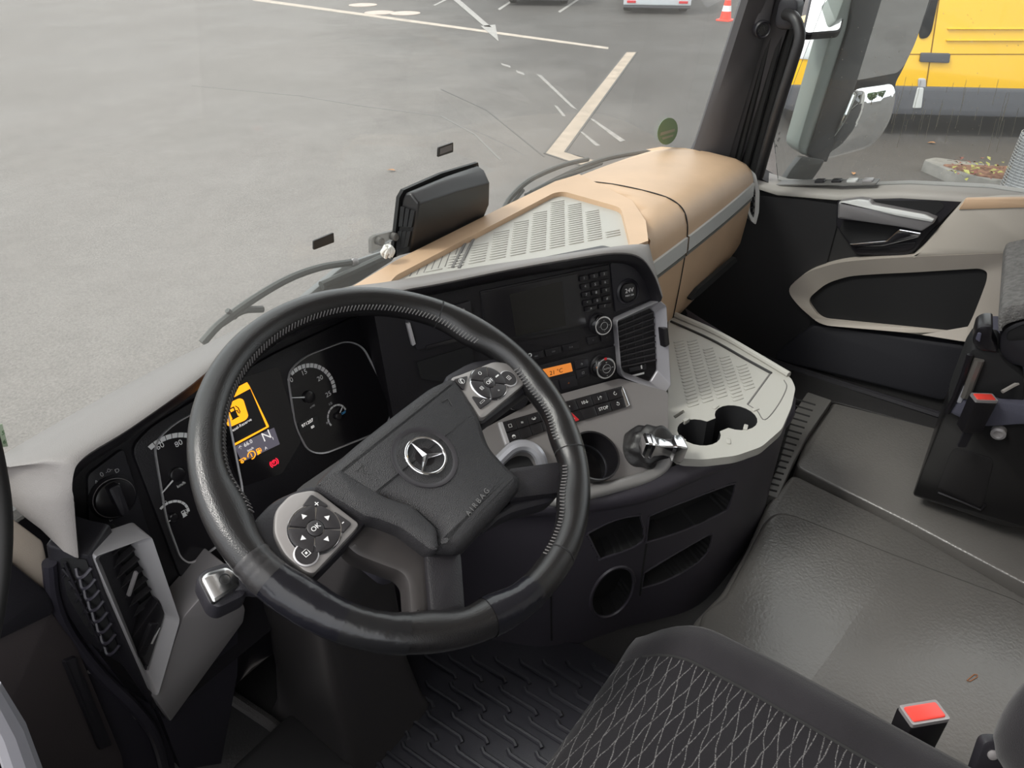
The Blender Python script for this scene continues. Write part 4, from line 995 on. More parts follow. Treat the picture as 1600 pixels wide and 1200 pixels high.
# left air vent
lv_ = thing('air_vent', 'tall silver-framed air vent at the driver end of the dash', 'air vent', LV.o)
vo_ = rpoly(LV.P([(139, 863), (229, 831), (274, 962), (240, 1080), (232, 1078)]), .006, 3); vi_ = rpoly(LV.P([(156, 872), (216, 849), (262, 962), (234, 1052), (229, 1050)]), .006, 3)
m = MB(); m.ring(LV, vo_, vi_, -.03, .012, -.004); m.build('frame', SILVER, lv_, bevel=.002)
m = MB(); m.slab(LV, [tuple(q) for q in vi_], -.06, -.035); m.build('duct', VOID, lv_)
vpoly = ccw(vi_)
for k in range(11):
    x0, y0 = 160+6.6*k, 862+14.5*k
    p, q = LV.p(x0, y0+22), LV.p(x0+60-1*k, y0-34+2*k)
    a = V(*p); b = V(*q); d = (b-a); L_ = d.length; d.normalize()
    f = Fr(LV.w(a.x, a.y, -.012), LV.u*d.x+LV.v*d.y, LV.v*d.x-LV.u*d.y)
    # clip ends to the opening
    ts = [t/40 for t in range(-10, 51) if inside((a.x+d.x*L_*t/40, a.y+d.y*L_*t/40), vpoly)]
    if not ts: continue
    m = MB(); m.box(f, L_*min(ts), L_*max(ts), -.0009, .0009, -.016, -.006); m.build('louvre', mat('louvre plastic', (.035, .033, .036), .35) if k == 0 else bpy.data.materials['louvre plastic'], lv_)
a, b = LV.p(208, 913); m = MB(); m.slab(LV.at(a, b, 0, math.radians(55)), rrect(.034, .004, .0018), -.004, .001, .001); m.build('slider_tab', SILVERD, lv_)
m = MB(); m.slab(LV, rpoly(LV.P([(207, 1003), (251, 941), (260, 964), (234, 1046), (226, 1040)]), .004), -.02, -.004, .002); tb = m.build('flow_panel', PIANO, lv_)
m = MB(); p, q = LV.p(238, 1008), LV.p(252, 983); f = Fr(LV.w(*p), LV.u*(q[0]-p[0])+LV.v*(q[1]-p[1]), LV.v*(q[0]-p[0])-LV.u*(q[1]-p[1])); L_ = V(q[0]-p[0], q[1]-p[1]).length
m.slab(f, [(0, -.0025), (L_, -.0004), (L_, .0004), (0, .0025)], -.006, -.003); m.build('flow_mark', WHITE, tb)
m = MB(); m.slab(LV.at(*LV.p(231, 1000), 0, math.radians(50)), rrect(.05, .014, .004), -.02, .002, .003); m.build('thumbwheel', DARK, tb)
# silver wing below the vent
wing = rpoly(LV.P([(281, 961), (352, 880), (379, 948), (376, 968), (262, 1124), (237, 1087)]), .004)
m = MB(); m.slab(LV, wing, -.05, .008, .003); lab(m.build('silver_wing', SILVERD, dash), 'satin grey wing panel under the left vent')
m = MB(); m.slab(LV.off(-.012), LV.P([(379, 950), (378, 1060), (352, 1200), (290, 1210), (256, 1120), (268, 1095)]), -.05, 0); m.build('left_knee_panel', BLUEDARK, dash)
m = MB(); m.text(LV, *LV.p(330, 1054), 'P', .012, .5, d=-.011); m.build('print', DIMPRINT, dash, smooth=0)
# driver end of the dash: side face with a demister grille
LF = Fr((.156, .745, .48), V(.6, -.8, 0), (0, 0, 1))
m = MB(); m.slab(LF, rpoly(LF.P([(70, 850), (108, 862), (140, 868), (160, 930), (236, 1086), (240, 1112), (190, 1040), (130, 1000), (84, 930)]), .006), -.05, .0, .003); m.build('side_cheek', DARK2, dash)
sv = thing('side_grille', 'narrow demister grille with curved fins on the driver end of the dash', 'air vent', LF.o)
gp_ = LF.P([(95, 872), (135, 872), (156, 930), (188, 1018), (176, 1022), (140, 985), (106, 930)])
m = MB(); m.slab(LF, rpoly(gp_, .004), -.01, .0015); m.build('duct', VOID, sv)
m = MB()
for k in range(8):
    t = k/7; x, y = 134+44*t, 890+120*t
    P = [LF.w(*LF.p(x-13, y-5), .003), LF.w(*LF.p(x-5, y+1), .010), LF.w(*LF.p(x+4, y), .010), LF.w(*LF.p(x+11, y-6), .003)]
    m.tube(cat_rom(P, 4), .0022, 6)
m.build('fin', BLUEDARK, sv)
m = MB()
for t in range(7):
    x, y = 100+10*t, 885+19*t
    m.tube([LF.w(*LF.p(x, y), .003), LF.w(*LF.p(x+11, y+10), .005)], .0016, 5); m.tube([LF.w(*LF.p(x+11, y), .003), LF.w(*LF.p(x, y+14), .004)], .0014, 5)
m.tube([LF.w(*LF.p(104, 875), .004), LF.w(*LF.p(158, 1000), .004)], .002, 6); m.build('lattice', DARK2, sv)

# ------------------------------------------------------------------ driver's door opening, left edge of the picture
DS = Fr((0, .74, 0), (1, .25, 0), (0, .05, 1))
ent = thing('entry_trim', 'dark trim of the driver door opening below the dash end', 'door trim', (.055, .75, 0))
m = MB(); m.slab(DS, rpoly(DS.P([(-60, 770), (17, 808), (68, 846), (87, 932), (70, 925), (-60, 835)]), .004), -.05, .0, .003); lab(m.build('beige_panel', BEIGE2, ent), 'beige pillar foot panel')
m = MB(); m.slab(DS, rpoly(DS.P([(-60, 830), (13, 876), (70, 923), (76, 940), (78, 955), (-60, 1020)]), .008), -.05, .012, .006); m.build('grained_block', DARK2, ent)
m = MB(); m.slab(DS, rpoly(DS.P([(-60, 1010), (78, 952), (120, 1010), (190, 1180), (200, 1260), (-60, 1260)]), .008), -.06, .004, .005); m.build('lower_board', mat('brown-black board', (.050, .042, .044), .5, bump=.15, scale=600), ent)
m = MB(); m.slab(DS, rpoly(DS.P([(92, 1030), (112, 1022), (170, 1160), (150, 1170)]), .004), .0, .010, .004); m.build('raised_rib', DARK2, ent)
m = MB(); m.tube(cat_rom([LF.w(*LF.p(x, y), .004) for x, y in [(80, 875), (87, 930), (110, 985), (160, 1050), (215, 1105), (245, 1150), (262, 1215)]], 5), .008, 10); m.build('edge_roll', BLUEDARK, ent)
m = MB(); q = Fr((.10, .76, 0), (1, -.1, 0), (0, .08, 1)); m.slab(q, q.P([(84, 930), (200, 1080), (262, 1120), (280, 1230), (160, 1230), (110, 1010)]), -.05, -.005); m.build('lower_cheek', BLUEDARK, ent)
for x, y in ((143, 1046), (216, 1118)):
    m = MB(); m.lathe(q, [(.006, -.005), (.006, .001), (.003, .003), (.001, .003)], 12, *q.p(x, y)); m.build('screw', SILVERD, ent)
m = MB(); m.tube(cat_rom([yp(-26, 640, .42), yp(-6, 720, .42), yp(6, 800, .42), yp(5, 880, .42), yp(-4, 950, .42), yp(-16, 1010, .42)], 6), .0045, 12)
tag(m.build('door_seal', SEALM), 'black rubber seal curving down the left edge of the picture', 'door seal')
m = MB(); f = Fr(yp(20, 1150, .40), V(.2, -1, .0), (0, .0, 1)); m.tube([yp(-20, 1075, .40), yp(14, 1140, .40), yp(40, 1215, .40)], [.007, .009, .010], 10)
tag(m.build('sill_strip', mat('bright sill strip', (.28, .28, .31), .4, metal=.3)), 'pale grey strip of the door sill in the bottom left corner', 'sill strip')
# ------------------------------------------------------------------ centre stack
def cpoly(b, px, d0, d1, r=.002, bev=.001, fr=CS): b.slab(fr, rpoly(fr.P(px, d1), r), d0, d1, bev); return b
def key(parent, fr, px, txt=None, size=.005, mt=PIANO, pm=GREYPRINT, d=.004, name='key', r=.0015):
    b = MB(); b.slab(fr, rpoly(fr.P(px, d), r), 0, d, .0008); o = b.build(name, mt, parent)
    if txt:
        cx = sum(p[0] for p in px)/len(px); cy = sum(p[1] for p in px)/len(px)
        b = MB(); b.text(fr, *fr.p(cx, cy, d), txt, size, 0, d+.0002); b.build('print', pm, o, smooth=0)
    return o
def quad(x, y, dx, dy, w, h):
    """cell of a skewed grid in the picture plane"""
    return x, y
class Grid:
    """bilinear cells inside a quadrilateral TL, TR, BR, BL"""
    def __init__(s, tl, tr, br, bl): s.c = [Vector(q) for q in (tl, tr, br, bl)]
    def at(s, u, v): a, b, c, d = s.c; q = a.lerp(b, u).lerp(d.lerp(c, u), v); return (q.x, q.y)
    def cell(s, u0, u1, v0, v1): return [s.at(u0, v1), s.at(u1, v1), s.at(u1, v0), s.at(u0, v0)]
def rot_knob(parent_thing, fr, px, r, txts, cross=False):
    c = fr.p(*px, .004)
    m = MB(); m.lathe(fr, [(r*1.06, 0), (r*1.06, .003), (r, .005)], 40, *c); m.build('collar', DARK, parent_thing)
    prof = []
    rows = []
    for d, k in ((.003, 1), (.018, .97), (.0205, .93), (.0205, .80)):
        rows.append([fr.w(c[0]+r*k*(1+(.012 if (i % 2 and d < .019) else 0))*math.cos(2*PI*i/72), c[1]+r*k*(1+(.012 if (i % 2 and d < .019) else 0))*math.sin(2*PI*i/72), d) for i in range(72)])
    m = MB(); m.loft(rows, True, False, True); k_ = lab(m.build('knob', CHROME, parent_thing, smooth=30), 'chrome ribbed knob')
    m = MB(); m.lathe(fr, [(r*.80, .015), (r*.80, .0215), (r*.74, .0225), (.001, .0225)], 36, *c); m.build('knob_face', PIANO, k_)
    m = MB(); m.tube([fr.w(c[0]+r*.38*math.cos(2*PI*i/30), c[1]+r*.38*math.sin(2*PI*i/30), .0225) for i in range(30)], .0004, 4, True)
    for a, b, s, z in txts: m.text(fr, c[0]+a*r, c[1]+b*r, s, z, 0, .0227)
    m.build('print', GREYPRINT, k_, smooth=0)
    return c

RF = CS.off(-.005)
rad = thing('radio', 'black car radio with dark screen, number keys and a chrome knob', 'radio', CS.hit(855, 480))
b = MB(); cpoly(b, [(750, 455), (952, 413), (962, 537), (820, 572), (760, 540)], -.02, .0, .003, .001, RF); b.build('faceplate', DARK, rad)
b = MB(); cpoly(b, [(751, 458), (903, 427), (917, 512), (765, 545)], -.002, .0015, .003, .0005, RF); b.build('screen_surround', PIANO, rad)
b = MB(); cpoly(b, [(796, 460), (878, 440), (884, 508), (806, 525)], .001, .0022, .001, 0, RF); lab(b.build('screen', mat('off screen', (.010, .009, .008), .25), rad, smooth=0), 'unlit dark screen')
b = MB(); cpoly(b, [(768, 532), (906, 510), (907, 513), (769, 536)], .0, .0022, .0005, 0, RF); b.build('disc_slot', VOID, rad)
g = Grid((904, 430), (951, 420), (957, 471), (911, 481))
for r, row in enumerate(('123', '456', '789', '*0#')):
    for c, s in enumerate(row):
        key(rad, RF, g.cell(c/3+.03, (c+1)/3-.03, r/4+.05, (r+1)/4-.05), s, .0065, PIANO, GREYPRINT, .0045, 'number_key')
g = Grid((912, 480), (956, 472), (957, 480), (913, 488))
key(rad, RF, g.cell(.03, .47, .1, .95), '\u23cf', .005); key(rad, RF, g.cell(.53, .97, .1, .95), '\u0393', .006)
g = Grid((822, 553), (905, 532), (907, 545), (826, 567))
for k, s in enumerate(('ABC', 'DEF', '\u25a1 \u25b2')): key(rad, RF, g.cell(.02+k*.33, .32+k*.33, .1, .9), s, .0038, DARK, DIMPRINT, .003)
g = Grid((915, 527), (958, 518), (960, 532), (917, 541))
key(rad, RF, g.cell(.05, .45, .1, .9), 'C', .004, DARK, DIMPRINT, .003); key(rad, RF, g.cell(.55, .95, .1, .9), '\u21b6', .005, DARK, DIMPRINT, .003)
m = MB(); c = RF.p(828, 555, .003); m.tube([RF.w(c[0]+.003*math.cos(2*PI*k/20), c[1]+.003*math.sin(2*PI*k/20), .003) for k in range(20)], .0008, 5, True); m.build('power_ring', WHITE, rad, smooth=0)
rot_knob(rad, RF, (936, 506), .0185, [(0, .55, '\u25b4', .004), (0, -.55, '\u25be', .004), (-.55, 0, '\u25c2', .004), (.55, 0, '\u25b8', .004)])

clm = thing('climate_control', 'black climate control unit with amber display reading 21 \u00b0C and chrome knob', 'climate control', CS.hit(890, 590))
b = MB(); cpoly(b, [(822, 576), (962, 540), (965, 592), (838, 625), (786, 640), (780, 610)], -.02, .001, .003, .001, RF); b.build('faceplate', DARK, clm)
b = MB(); cpoly(b, [(836, 580), (892, 567), (895, 580), (843, 593)], .0, .002, .001, 0, RF); ds = lab(b.build('display', ORANGEDIM, clm, smooth=0), 'amber backlit display')
b = MB(); b.text(RF, *RF.p(869, 581, .002), '21 \u00b0C', .0115, 0, .0022); b.build('digits', VOID, ds, smooth=0)
g = Grid((898, 564), (918, 559), (922, 587), (902, 593))
key(clm, RF, g.cell(0, 1, .03, .48), '\u25f7', .006, DARK2, GREYPRINT, .003); key(clm, RF, g.cell(0, 1, .52, .97), '\u2610', .006, DARK2, GREYPRINT, .003)
g = Grid((845, 600), (900, 587), (903, 603), (850, 617))
key(clm, RF, g.cell(0, .48, 0, 1), '-', .005, DARK2, DIMPRINT, .003); key(clm, RF, g.cell(.52, 1, 0, 1), '\u25b2', .0045, DARK2, mat('orange print', (.3, .09, .02), .5), .003)
c = rot_knob(clm, RF, (940, 572), .0215, [(0, 0, 'AUTO', .0045), (0, .58, 'w', .004), (.58, 0, '\u21b7', .005), (0, -.6, '\u2304', .005), (-.58, 0, '\u00b7', .006)])
b = MB(); b.slab(RF, [(c[0]-.0025, c[1]+.0205), (c[0]+.0025, c[1]+.0205), (c[0]+.0015, c[1]+.0155), (c[0]-.0015, c[1]+.0155)], .018, .0218); lab(b.build('knob_mark', REDP, clm, smooth=0), 'red pointer mark')
# second knob peeping out behind the wheel spoke
c = RF.p(806, 622, .004); m = MB(); m.tube([RF.w(c[0]+.021*math.cos(t), c[1]+.021*math.sin(t), .006) for t in [PI+.5+2.3*k/16 for k in range(17)]], .0009, 5)
m.build('dial_ring', GREYPRINT, clm, smooth=0); m = MB(); m.lathe(RF, [(.0195, 0), (.0195, .014), (.017, .016), (.001, .016)], 32, *c); m.build('air_dial', DARK2, clm)

# 24 V socket
sk = CS.off(-.004); c = sk.p(982, 456, .004)
so_ = thing('power_socket', 'round black 24V socket cover at the right of the radio', 'power socket', sk.w(*c))
m = MB(); m.lathe(sk, [(.024, -.01), (.024, .003), (.021, .006), (.0185, .002)], 36, *c); m.build('bezel', DARK2, so_)
m = MB(); m.slab(sk, rrect(.033, .033, .014, *c, seg=6), -.004, .007, .002); lid = m.build('lid', PIANO, so_)
m = MB(); m.text(sk, c[0], c[1]+.003, '24V', .0115, 0, .0072); m.text(sk, c[0], c[1]-.006, 'MAX 15A', .0045, 0, .0072); m.build('print', WHITE, lid, smooth=0)
b = MB(); cpoly(b, [(954, 414), (962, 398), (1000, 400), (1030, 462), (962, 488)], -.012, -.0035, .003, .001, CS); b.build('socket_panel', DARK2, dash)

# right centre vent, silver frame
VF2 = CS.off(.0)
vt = thing('air_vent', 'silver-framed air vent with a black grid beside the radio', 'air vent', CS.hit(1000, 545))
vo_ = rpoly(VF2.P([(959, 499), (1026, 468), (1036, 476), (1043, 600), (1034, 612), (972, 589), (966, 582)]), .004, 3)
vi_ = rpoly(VF2.P([(966, 504), (1018, 482), (1025, 490), (1029, 580), (1018, 598), (976, 582), (972, 574)]), .004, 3)
m = MB(); m.ring(VF2, vo_, vi_, -.02, .012, -.004); m.build('frame', mat('lilac silver frame', (.42, .41, .44), .4, metal=.45), vt, bevel=.0015)
m = MB(); m.slab(VF2, [tuple(q) for q in vi_], -.04, -.028); m.build('duct', VOID, vt)
m = MB(); pl_ = ccw(vi_)
for k in range(9):
    p, q = VF2.p(966, 512+k*8), VF2.p(1028, 487+k*9.5)
    ts = [t/40 for t in range(41) if inside((p[0]+(q[0]-p[0])*t/40, p[1]+(q[1]-p[1])*t/40), pl_)]
    if ts:
        a, b_ = [V(p[0]+(q[0]-p[0])*t, p[1]+(q[1]-p[1])*t) for t in (min(ts), max(ts))]; m.tube([VF2.w(a.x, a.y, -.005), VF2.w(b_.x, b_.y, -.005)], .0018, 5)
for k in range(3):
    p, q = VF2.p(980+k*13, 500-k*6), VF2.p(985+k*13, 572+k*4); m.tube([VF2.w(*p, -.008), VF2.w(*q, -.008)], .0015, 5)
m.build('grid', mat('vent grid plastic', (.03, .028, .032), .35), vt)
m = MB(); m.slab(VF2, rpoly(VF2.P([(974, 572), (1029, 562), (1030, 580), (1018, 597), (977, 583)]), .003), -.02, -.008, .001); ct = m.build('control_strip', PIANO, vt)
b = MB(); b.slab(VF2, rpoly(VF2.P([(985, 576), (1012, 570), (1013, 578), (987, 583)]), .001), -.01, -.005, .001); b.build('thumbwheel', DARK2, ct)
b = MB(); b.slab(VF2, VF2.P([(990, 588), (1010, 583), (1010, 586), (992, 590)]), -.0078, -.0074); b.slab(VF2, VF2.P([(1003, 572), (1005, 571.5), (1006, 577), (1004, 577.5)]), -.0049, -.0046); b.build('print', WHITE, ct, smooth=0)
b = MB(); b.slab(VF2, rpoly(VF2.P([(1034, 513), (1042, 511), (1045, 538), (1037, 543)], .012), .003), .0, .016, .002); b.build('rim_switch', PIANO, vt)

# storage slots left of the radio
st_ = thing('storage_slot', 'black dash slot unit with a silver grip left of the radio', 'storage slot', CS.hit(690, 550))
S0 = CS.off(-.006)
b = MB(); cpoly(b, [(632, 498), (735, 470), (742, 520), (652, 548)], -.01, .004, .003, .001, S0); b.build('drawer_front', DARK2, st_)
b = MB(); cpoly(b, [(636, 506), (641, 504), (650, 538), (645, 541)], .0, .010, .001, .001, S0); lab(b.build('grip', SILVER, st_), 'silver grip bar')
b = MB(); cpoly(b, [(722, 483), (726, 482), (729, 494), (725, 495)], .0, .008, .001, .001, S0); lab(b.build('grip', SILVER, st_), 'silver grip bar')
b = MB(); cpoly(b, [(652, 566), (738, 540), (742, 580), (715, 600), (658, 592)], -.01, .0035, .003, 0, S0); b.build('open_slot', VOID, st_)
b = MB(); cpoly(b, [(665, 541), (720, 526), (722, 532), (667, 547)], .003, .006, .001, .001, S0); b.build('drawer_ledge', PIANO, st_)

# ------------------------------------------------------------------ lower silver panel
lpn = thing('console_panel', 'satin silver panel under the climate unit sloping down to a rounded lip', 'console panel', LP.o)
b = MB(); pts = LP.P([(690, 705), (838, 626), (968, 591), (1044, 612), (1044, 690), (1043, 735), (880, 778), (858, 780), (790, 742), (700, 735)])
LPM = mat('satin mauve silver', (.25, .235, .235), .42, metal=.35)
cupc = LP.p(925, 712)
cz = Fr(LP.w(*LP.p(925, 716)), V(.95, -.31, 0), V(.27, .827, .4835))
b.plate(LP, rpoly(pts, .008), [[((q-LP.o).dot(LP.u), (q-LP.o).dot(LP.v)) for q in [cz.w(.0455*math.cos(2*PI*k/32), .0455*math.sin(2*PI*k/32)) for k in range(32)]]], -.012, 0); b.build('panel', LPM, lpn)
lip_ = cat_rom([LP.w(*LP.p(862, 778), -.012), LP.w(*LP.p(876, 781)), LP.w(*LP.p(905, 774)), LP.w(*LP.p(960, 760)), LP.w(*LP.p(1010, 746)), LP.w(*LP.p(1036, 728)), LP.w(*LP.p(1046, 705))], 6)
m = MB(); m.tube(lip_, .012, 12); m.build('lip', mat('light silver lip', (.33, .32, .32), .4, metal=.35), lpn)
m = MB(); hp_ = cat_rom([LP.w(*LP.p(778, 722), .0), LP.w(*LP.p(800, 703), .016), LP.w(*LP.p(822, 703), .02), LP.w(*LP.p(838, 718), .02), LP.w(*LP.p(850, 745), .0)], 6); m.tube(hp_, .011, 10); m.build('grip_arch', mat('lilac silver arch', (.42, .42, .46), .35, metal=.4), lpn)
m = MB(); m.slab(LP, rpoly(LP.P([(786, 724), (808, 712), (826, 714), (840, 740), (790, 745)]), .008), 0, .002); m.build('grip_recess', VOID, lpn)
# switch banks
def bank(name, label, quadpx, cols, rows, legends, red=None):
    t = thing(name, label, 'switch panel', LP.hit(*quadpx[0]))
    g = Grid(*quadpx); b = MB(); b.slab(LP, rpoly(LP.P(list(quadpx)[::-1]), .002), -.001, .003, .0008); b.build('frame', PIANO, t)
    k = 0
    for r in range(rows):
        for c in range(cols):
            s = legends[k]; k += 1
            if s is None: continue
            L = LP.off(.003)
            key(t, L, g.cell(c/cols+.006, (c+1)/cols-.006, r/rows+.03, (r+1)/rows-.03), s or None, .0085, PIANO, WHITE, .003, 'switch')
    return t, g
t1, g = bank('switch_panel', 'upper bank of black switches with white symbols below the climate unit', ((850, 637), (971, 604), (979, 636), (868, 670)), 5, 2, ['', '\u25bf', '10\u2193', '\u21e3\u2191', '\u21bb', None, None, '', 'STOP', '\u21ba'])
def lane(fr, a, b_, s, mt, parent):
    m = MB()
    for k in (-1, 1): m.slab(fr, [(a+k*.55*s, b_-.7*s), (a+k*.75*s, b_-.7*s), (a+k*.3*s, b_+.7*s), (a+k*.18*s, b_+.7*s)][::1 if k < 0 else -1], .0001, .0005)
    m.box(fr, a-.08*s, a+.08*s, b_-.5*s, b_+.2*s, .0001, .0005); m.build('print', mt, parent, smooth=0)
hz = LP.P([(882, 640), (900, 655), (878, 662)], .006)
hc = LP.p(889, 651, .006)
m = MB(); tri = [(hc[0]-.015, hc[1]-.012), (hc[0]+.017, hc[1]-.012), (hc[0]+.001, hc[1]+.017)]
m.slab(LP, rpoly(tri, .003), .002, .008, .001); hb = lab(m.build('hazard_switch', mat('red hazard switch', (.55, .015, .02), .3), t1), 'red triangular hazard switch')
def tri_line(fr, c, s, d, parent):
    P = [fr.w(c[0]+s*math.cos(a), c[1]+s*math.sin(a), d) for a in (PI/2, PI/2+2*PI/3, PI/2+4*PI/3)]
    m = MB(); m.tube(P, .0005, 5, True); m.tube([fr.o+(q-fr.o) for q in [fr.w(c[0]+.5*s*math.cos(a), c[1]+.5*s*math.sin(a), d) for a in (PI/2, PI/2+2*PI/3, PI/2+4*PI/3)]], .0005, 5, True); m.build('print', WHITE, parent, smooth=0)
tri_line(LP, (hc[0]+.001, hc[1]-.003), .0085, .0084, hb)
b = MB(); b.slab(LP, rpoly(LP.P([(972, 603), (976, 612), (984, 634), (978, 637), (970, 610)], .005), .002), -.001, .007, .002); b.build('end_cap', CHROME, t1)
t2, g = bank('switch_panel', 'lower bank of black switches with a silver end bar behind the wheel rim', ((785, 660), (860, 638), (868, 668), (797, 694)), 4, 2, ['\u2610', '\u2248', '\u2194', '', '\u25d3', '', '', ''])
b = MB(); b.slab(LP, rpoly(LP.P([(778, 660), (785, 658), (797, 693), (790, 696)], .005), .002), -.001, .006, .002); b.build('end_bar', SILVER, t2)

# cup holder standing in the panel
chd = thing('cup_holder', 'round black cup holder in the silver panel beside the gear lever', 'cup holder', cz.o)
m = MB(); m.lathe(cz, [(.036, -.055), (.042, -.055), (.0455, -.01), (.0485, .010), (.048, .014), (.045, .013), (.043, .0), (.039, -.050), (.001, -.050)], 40); m.build('bowl', PIANO, chd)
m = MB(); m.tube([cz.w(.0400*math.cos(2*PI*k/30), .0400*math.sin(2*PI*k/30), -.030) for k in range(30)], .0018, 6, True); m.build('rubber_ring', RUBBER, chd)
# gear lever: leather gaiter and chrome grip
gl = thing('gear_lever', 'gear lever with crumpled black leather gaiter and chrome grip', 'gear lever', LP.w(*LP.p(1000, 695)))
g0 = LP.p(996, 702); gtop = xp(1018, 690, 1.0)
base = LP.w(*g0, .0); ax = (LP.n*.75+V(.42, -.42, .12)).normalized()
gtip = base+ax*.055
m = MB(); rows = []
u = LP.u; v = LP.v
for k in range(31):
    t = k/30; c = base.lerp(gtip, t)+LP.u*.008*t
    r0 = .033*(1-t)**.5+.015*t
    row = []
    for i in range(40):
        a = 2*PI*i/40
        rr_ = r0*(1+.11*math.sin(4*a+9*t)*math.sin(PI*min(1, t+.15))+.06*math.sin(7*a-8*t+1)*math.sin(PI*t)+.05*math.sin(15*t+2.2*math.sin(2*a+1)))
        row.append(c+u*rr_*math.cos(a)*.86+v*rr_*math.sin(a)*1.12)
    rows.append(row)
m.loft(rows, True, False, True); lab(m.build('gaiter', mat('shiny creased leather', (.014, .013, .014), .42, bump=.35, scale=120), gl, smooth=70), 'crumpled black leather gaiter')
lf = Fr(gtip, V(.80, -.58, .0), V(.25, .35, .9)); 
# grip: neck plus block pointing to the right front
gd = V(.62, -.70, -.18).normalized(); gs = gd.cross(V(0, 0, 1)).normalized(); gu = gs.cross(gd)
GFm = Fr(zp(1010, 696, gtip.z), gs, gu)                            # normal = along the lever
def gsec(t, w_, h_, r_=.004): return [GFm.w(a, b_, t) for a, b_ in rrect(w_, h_, r_, seg=3)]
if GFm.n.dot(gd) < 0: GFm = Fr(GFm.o, -GFm.u, GFm.v)
m = MB(); m.loft([gsec(-.008, .028, .028), gsec(-.004, .034, .034), gsec(.002, .034, .034), gsec(.004, .031, .031), gsec(.007, .034, .034), gsec(.011, .033, .033), gsec(.014, .028, .028), gsec(.032, .024, .022), gsec(.044, .025, .025), gsec(.048, .036, .036), gsec(.064, .038, .038), gsec(.068, .034, .034)], True, False, True)
lab(m.build('grip', CHROME, gl, smooth=35), 'chrome lever grip')
# ------------------------------------------------------------------ console with ribbed shelf
sk2 = (math.sin(math.radians(29)), math.cos(math.radians(29)))
cons = thing('centre_console', 'dark centre console with pale ribbed shelf, double cup recess and open pockets', 'console', (1.05, .45, 0))
shelf = SF.P([(1044, 492), (1062, 500), (1120, 524), (1180, 558), (1236, 590), (1243, 606), (1237, 635), (1222, 670), (1190, 698), (1150, 712), (1100, 718), (1060, 716), (1044, 700)])
h1 = SF.p(1092, 675); h2 = SF.p(1150, 652)
sp_ = rpoly(shelf, .012, 4)
cu1 = [(1085, 660), (1120, 640)]
hole = []
a1 = math.atan2(h2[1]-h1[1], h2[0]-h1[0]); R1 = .041
for k in range(19): t = a1+.45+(2*PI-.9)*k/18; hole.append((h1[0]+R1*math.cos(t), h1[1]+R1*math.sin(t)))
for k in range(19): t = a1+PI+.45+(2*PI-.9)*k/18; hole.append((h2[0]+R1*math.cos(t), h2[1]+R1*math.sin(t)))
slot = rpoly(SF.P([(1052, 650), (1068, 640), (1070, 644), (1055, 654)]), .002)
m = MB(); m.plate(SF, sp_, [hole, slot], -.018, 0); sh = lab(m.build('shelf', TRAY, cons, bevel=.003), 'pale grey ribbed shelf')
m = MB(); n_h = len(hole); hw = ccw(hole)
m.loft([[SF.w(a, b, -.001) for a, b in hw], [SF.w(a, b, -.085) for a, b in inset(hw, .004)]], True, False, False)
t3 = inset(hw, .003); m.slab(SF, t3, -.09, -.082); lab(m.build('cup_recess', mat('recess plastic', (.02, .02, .022), .5), cons), 'black double cup recess')
for px in ((1066, 690), (1118, 636), (1165, 668), (1138, 690), (1072, 656), (1180, 640)):
    q = SF.p(*px); m = MB(); m.slab(SF.at(*q, 0, random.uniform(-.5, .5)), rrect(.016, .008, .002), -.006, .0025, .001); m.build('retaining_lug', TRAY, cons)
m = MB(); edge = cat_rom([SF.w(*SF.p(x, y), .004) for x, y in [(1050, 492), (1120, 523), (1180, 557), (1232, 588)]], 5); m.tube(edge, .007, 8); m.build('shelf_rim', TRAY, cons)
m = MB(); m.tube(cat_rom([SF.w(*SF.p(x, y), .001) for x, y in [(1048, 503), (1110, 531), (1165, 562), (1205, 584)]], 5), .0035, 6); m.build('rim_groove', mat('black groove', (.02, .02, .02), .5), cons)
m = MB(); m.tube([SF.w(*SF.p(1204, 583), .0), SF.w(*SF.p(1168, 632), .0)], .002, 6); m.tube(cat_rom([SF.w(*SF.p(x, y), 0) for x, y in [(1225, 594), (1229, 606), (1215, 634), (1195, 656), (1183, 642), (1168, 632)]], 5), .0012, 6); m.build('shelf_line', TRAYGAP, cons)
rb = MB(); so2 = Fr(SF.hit(1060, 640), HX, V(.471, .882, 0))
poly_s = inset(ccw(SF.P([(1048, 505), (1165, 563), (1202, 584), (1168, 632), (1115, 630), (1075, 645), (1047, 645)])), .008)
for i in range(-14, 12):
    for j in range(-12, 34):
        a, b_ = i*.036+j*.0125*sk2[0], j*.0125*sk2[1]
        if all(inside(((so2.w(a+da, b_)-SF.o).x, (so2.w(a+da, b_)-SF.o).y), poly_s) for da in (-.012, .012)): rb.slab(so2, rrect(.027, .0068, .003, a, b_, 3), -.002, .0020, .0011)
rb.build('ribs', TRAY, sh)
